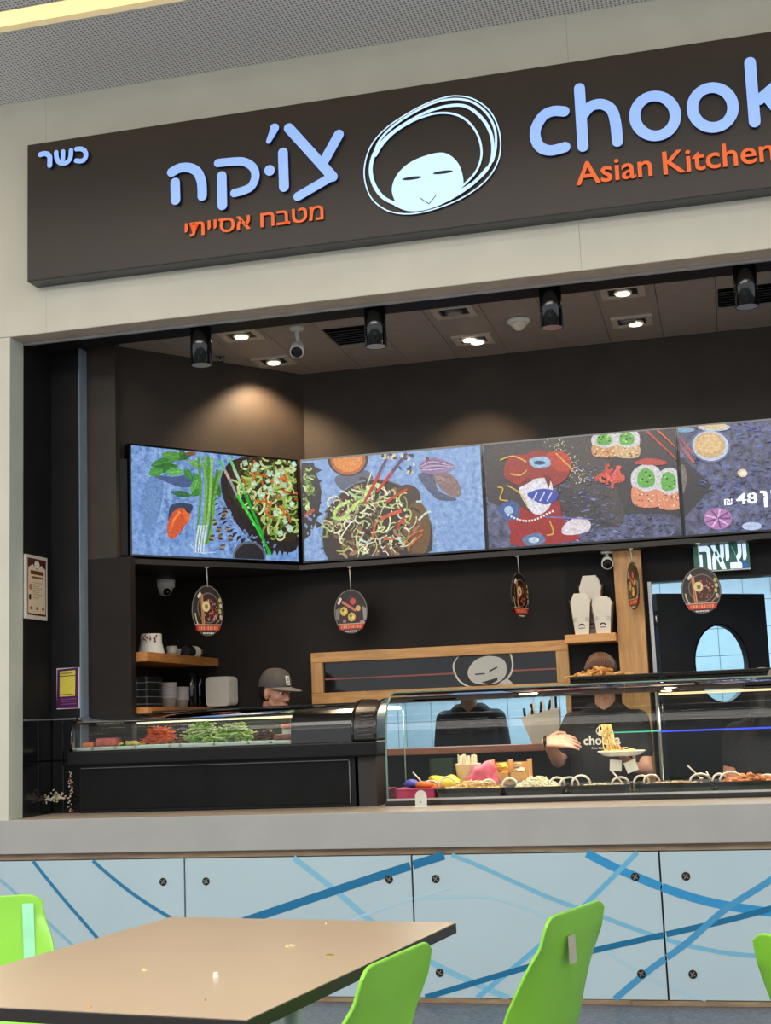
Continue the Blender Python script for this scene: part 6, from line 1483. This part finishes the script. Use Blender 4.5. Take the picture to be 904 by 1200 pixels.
# plate, noodles, napkins
pc = PY(729, 883, 7.34)
o = MB().lathe([(.075, 0), (.10, .006), (.126, .024), (.128, .026), (.124, .027), (.098, .010), (1e-5, .006)], (pc.x, 7.34, pc.z - .012), 32, sy=.8).build('plate', M('white_foam_plate', (232, 228, 218), .5)); tag(o, 'white foam plate held by the server in the black T-shirt', 'plate')
g = MB(); rr = random.Random(9)
for k in range(120):
    q = rr.uniform(0, 6.3); r = .07 * rr.random() ** .5; p = Vector((pc.x - .012 + r * cos(q), 7.34 + r * sin(q) * .7, pc.z + .006 + (.035 * (1 - r / .075)) * rr.random())); P_ = [p]; q = rr.uniform(0, 6.3)
    for i in range(4): q += rr.uniform(-.9, .9); P_.append(P_[-1] + Vector((cos(q) * .013, sin(q) * .009, rr.uniform(-.004, .004))))
    g.tube(P_, .0032, 5, mat=k % 2)
o = g.build('noodles', [M('noodle_a', (226, 196, 130), .5), M('noodle_b', (206, 170, 100), .5)]); tag(o, 'heap of yellow noodles on the white plate', 'food'); o['kind'] = 'stuff'
g = MB(); c0 = PY(712, 846, 7.33)
for k in range(26):
    x = pc.x - .055 + rr.uniform(-.03, .03); P_ = [Vector((x + rr.uniform(-.01, .01) - .004 * j, 7.33 + rr.uniform(-.02, .02), pc.z + .012 + j * .028)) for j in range(6)]; g.tube(catmull(P_, 2), .003, 5, mat=k % 2)
o = g.build('noodle_strands', [M('noodle_a', ()), M('noodle_b', ())]); tag(o, 'strands of noodle lifted above the left side of the plate', 'food'); o['kind'] = 'stuff'
for px, py, r_, lab in ((722, 897, .1, 'folded white napkin below the left of the plate'), (740, 898, -.35, 'white paper with a small mark held under the plate')):
    q = PY(px, py, 7.33); o = MB().obox(q, (.062, .004, .058), Matrix.Rotation(r_, 3, 'Y')).build('paper_napkin', M('napkin_white', (226, 220, 208), .7)); tag(o, lab, 'napkin')
# --- third person seen from behind through the serving hatch
fy = radians(88); hx = Vector((-1.655, 8.86, 1.53)); S_ = Vector((-1.655, 8.86, 1.325))
arms = [(S_ + Vector((s * .17, 0, -.05)), S_ + Vector((s * .215, .02, -.31)), S_ + Vector((s * .16, .16, -.40)), None) for s in (-1, 1)]
t3_, H, Rh = person('person in a plain black T-shirt seen from behind through the serving hatch', (S_.x, S_.y, 0), fy, hx, fy, 0, m_skin, S_, .43, arms, voxel=.008)
g = MB(); Efun(g, H, (-.020, 0, .035), (.098, .083, .09)); remesh(g, 'hair', m_hairb, t3_, .008, 1)
# --- fourth person at the right edge, only the top of a grey cap shows above the tray
fy = radians(80); hx = Vector((.19, 7.78, 1.365)); S_ = Vector((.19, 7.82, 1.195))
arms = [(S_ + Vector((s * .17, 0, -.05)), S_ + Vector((s * .215, .0, -.27)), S_ + Vector((s * .16, -.14, -.32)), None) for s in (-1, 1)]
t4_, H, Rh = person('person in dark clothes and pale grey cap, seen from behind at the right edge', (S_.x, S_.y, 0), fy, hx, fy, radians(6), m_skin, S_, .42, arms, voxel=.008)
g = MB(); Efun(g, H, (-.03, 0, .0), (.085, .082, .09)); g.cap(H(Vector((-.03, 0, -.02))), H(Vector((-.05, 0, -.17))), .078, .07); remesh(g, 'hair', m_hairb, t4_, .008, 2)
g = MB(); Efun(g, H, (-.012, 0, .056), (.106, .090, .082)); remesh(g, 'cap', M('pale_grey_cap', (150, 140, 128), .8), t4_, .008, 1)

# ------------------------------------------------------------------ cafe table
TZ = .75
A_, B_, C_ = PZ(195, 1077, TZ), PZ(535, 1081, TZ), PZ(290, 1195, TZ)
# square up: long side B-C, short side from C towards the left
e1 = (B_ - C_).normalized(); e2 = Vector((-e1.y, e1.x, 0)); LN = (B_ - C_).length; WD = .89
D_ = C_ + e2 * WD; A2 = B_ + e2 * WD
tb = thing('cafe_table', 'beige laminate cafe table with a black edge in the left foreground', 'table', ((A2 + C_) / 2).xy.to_3d())
m_top = M('beige_laminate', (184, 162, 136), .32, var=.025, scale=3, wear=((194, 178, 158), 6, .70))
def corner_poly(z, ins=0.0):
    c = (A2 + C_) / 2; out = []
    for p in (C_, B_, A2, D_): q = p + (c - p).normalized() * ins; out.append(Vector((q.x, q.y, z)))
    return out
MB().prism(corner_poly(TZ - .028), (0, 0, .0262)).build('table_edge', M('black_table_edge', (34, 28, 26), .5), tb, bevel=.002)
MB().prism(corner_poly(TZ - .0018, .002), (0, 0, .0018)).build('tabletop', m_top, tb)
m_leg = M('pale_green_metal_leg', (170, 186, 172), .35, .3)
mCD = (C_ + D_) / 2; mBA = (B_ + A2) / 2
for tt in (.16, .90):
    q = mCD.lerp(mBA, tt); q.z = 0
    MB().tube([(q.x, q.y, .03), (q.x, q.y, TZ - .036)], .032, 18).build('pedestal', m_leg, tb)
    MB().lathe([(.21, .0005), (.21, .010), (.05, .028), (.034, .05)], (q.x, q.y, 0), 28).build('pedestal_foot', m_leg, tb)
    R = Matrix((e2, -e1, Vector((0, 0, 1)))).transposed(); MB().obox((q.x, q.y, TZ - .0325), (.6, .06, .008), R).build('support_bar', M('dark_apron', (70, 68, 66), .4, .5), tb)
def crumb(px, py, s, col, label, flat=.5, n=1, name='crumb'):
    p = PZ(px, py, TZ); g = MB(); rr = random.Random(int(px))
    for k in range(n):
        c = p + Vector((rr.uniform(-s, s) * 1.5 if n > 1 else 0, rr.uniform(-s, s) * 2 if n > 1 else 0, s * flat * .8)); g.obox(c, (s * rr.uniform(.7, 1.2), s * rr.uniform(.7, 1.2), s * flat * 1.2), Matrix.Rotation(rr.uniform(0, 3), 3, 'Z') , taper=.8)
    m_ = min(v.z for v in g.v)
    for v in g.v: v.z += TZ + .0003 - m_
    o = g.build(name, M(name + '_%d' % px, col, .6)); tag(o, label, 'crumb')
crumb(253, 1146, .010, (236, 232, 222), 'small white lump in the middle of the table', 1.0)
crumb(169, 1137, .006, (230, 206, 150), 'cream crumb cluster on the left half of the table', .4, 6)
crumb(341, 1109, .007, (226, 204, 150), 'pale rice grains in the far middle of the table', .3, 7)
crumb(388, 1119, .006, (150, 140, 50), 'green herb scrap near the right side of the table', .3, 6)
crumb(107, 1181, .005, (206, 160, 100), 'orange crumb near the front edge of the table', .4, 2)
crumb(240, 1172, .003, (150, 120, 90), 'tiny brown crumb near the front corner of the table', .5, 2)
crumb(382, 1083, .004, (236, 226, 200), 'tiny white crumb at the far edge of the table', .7, 1)

# ------------------------------------------------------------------ green shell chairs
m_green = M('lime_green_plastic', (134, 200, 60), .32, var=.03, scale=3, spec=.5)
def make_chair(label):
    t = thing('shell_chair', label, 'chair', (0, 0, 0), 'green shell chairs')
    # profile from the front lip over the seat to the top of the back (local +x faces forward)
    prof = [(.21, .425), (.19, .447), (.12, .452), (.0, .440), (-.10, .440), (-.165, .458), (-.205, .51), (-.228, .60), (-.250, .70), (-.264, .765), (-.274, .825)]
    wid = [.200, .215, .222, .226, .228, .230, .232, .224, .208, .188, .178]
    up = [0, .0, .004, .010, .018, .030, .030, .024, .012, .003, .0]
    P_ = catmull([(a, 0, b) for a, b in prof], 4); n = len(P_); K = 16; vs = []
    def itp(L, i): u = i / 4; j = min(int(u), len(L) - 2); return L[j] + (L[j + 1] - L[j]) * (u - j)
    for i, p in enumerate(P_):
        w_ = itp(wid, i); c = itp(up, i); tt = (P_[min(i + 1, n - 1)] - P_[max(i - 1, 0)]).normalized(); nn = Vector((tt.z, 0, -tt.x)) * 1.0
        for k in range(K + 1):
            s = -1 + 2 * k / K; e = abs(s) ** 3
            vs.append(p + Vector((0, s * w_, 0)) + nn * c * e * 2.0 + Vector((0, 0, -.020 * max(0, (abs(s) - .80) / .20) ** 2 * max(0, min(1, (i - n + 13) / 12)))))
    g = MB(); g.add(vs, [(i * (K + 1) + k, i * (K + 1) + k + 1, (i + 1) * (K + 1) + k + 1, (i + 1) * (K + 1) + k) for i in range(n - 1) for k in range(K)], 0, True)
    o = g.build('shell', m_green, t); sd = o.modifiers.new('s', 'SOLIDIFY'); sd.thickness = .009; sd.offset = 0; bv = o.modifiers.new('b', 'BEVEL'); bv.width = .003; bv.segments = 2; ss = o.modifiers.new('u', 'SUBSURF'); ss.levels = ss.render_levels = 1
    for sx_, sy_ in ((1, 1), (1, -1), (-1, 1), (-1, -1)):
        MB().tube([(sx_ * .12, sy_ * .13, .432), (sx_ * .17, sy_ * .18, .25), (sx_ * .205, sy_ * .215, .004)], [.013, .012, .011], 12).build('leg', m_leg, t)
    MB().box(-.14, .14, -.14, .14, .418, .432).build('seat_bracket', m_alugrey, t)
    return t
def place(t, x, y, ang): t.location = (x, y, 0); t.rotation_euler = (0, 0, ang)
ch = make_chair('lime green shell chair pushed in at the right long side of the table')
ch2 = dup(ch); ch2['label'] = 'lime green shell chair with a torn sticker on its back, right of the table'
ch3 = dup(ch); ch3['label'] = 'lime green shell chair at the far left behind the table, with a painted pale reflection'
ch4 = dup(ch); ch4['label'] = 'lime green shell chair cut off by the right edge of the picture'
def back_place(t, top, ang):          # put the middle of the back's top edge at a given spot
    off = Matrix.Rotation(ang, 3, 'Z') @ Vector((-.272, 0, .825)); t.location = (top[0] - off.x, top[1] - off.y, 0); t.rotation_euler = (0, 0, ang)
back_place(ch, (-.700, 2.800), radians(170))
back_place(ch2, (-.405, 3.44), radians(163))
back_place(ch3, (-2.20, 3.72), radians(-62))
back_place(ch4, (.115, 2.94), radians(35))
# sticker, and a painted reflection of light, as flat parts lying on the shells
g = MB(); g.box(-.277, -.2745, .02, .058, .70, .765); o = g.build('torn_sticker', M('grey_sticker', (176, 170, 156), .6), None)
o.parent = ch2; 
g = MB(); g.add([(-.256, .120, .80), (-.254, .153, .80), (-.230, .157, .70), (-.205, .161, .60), (-.207, .128, .60), (-.232, .124, .70)], [(0, 1, 2, 5), (5, 2, 3, 4)]); o = g.build('painted_reflection', M('pale_teal_reflection', (150, 220, 180), .3), None); o.parent = ch3
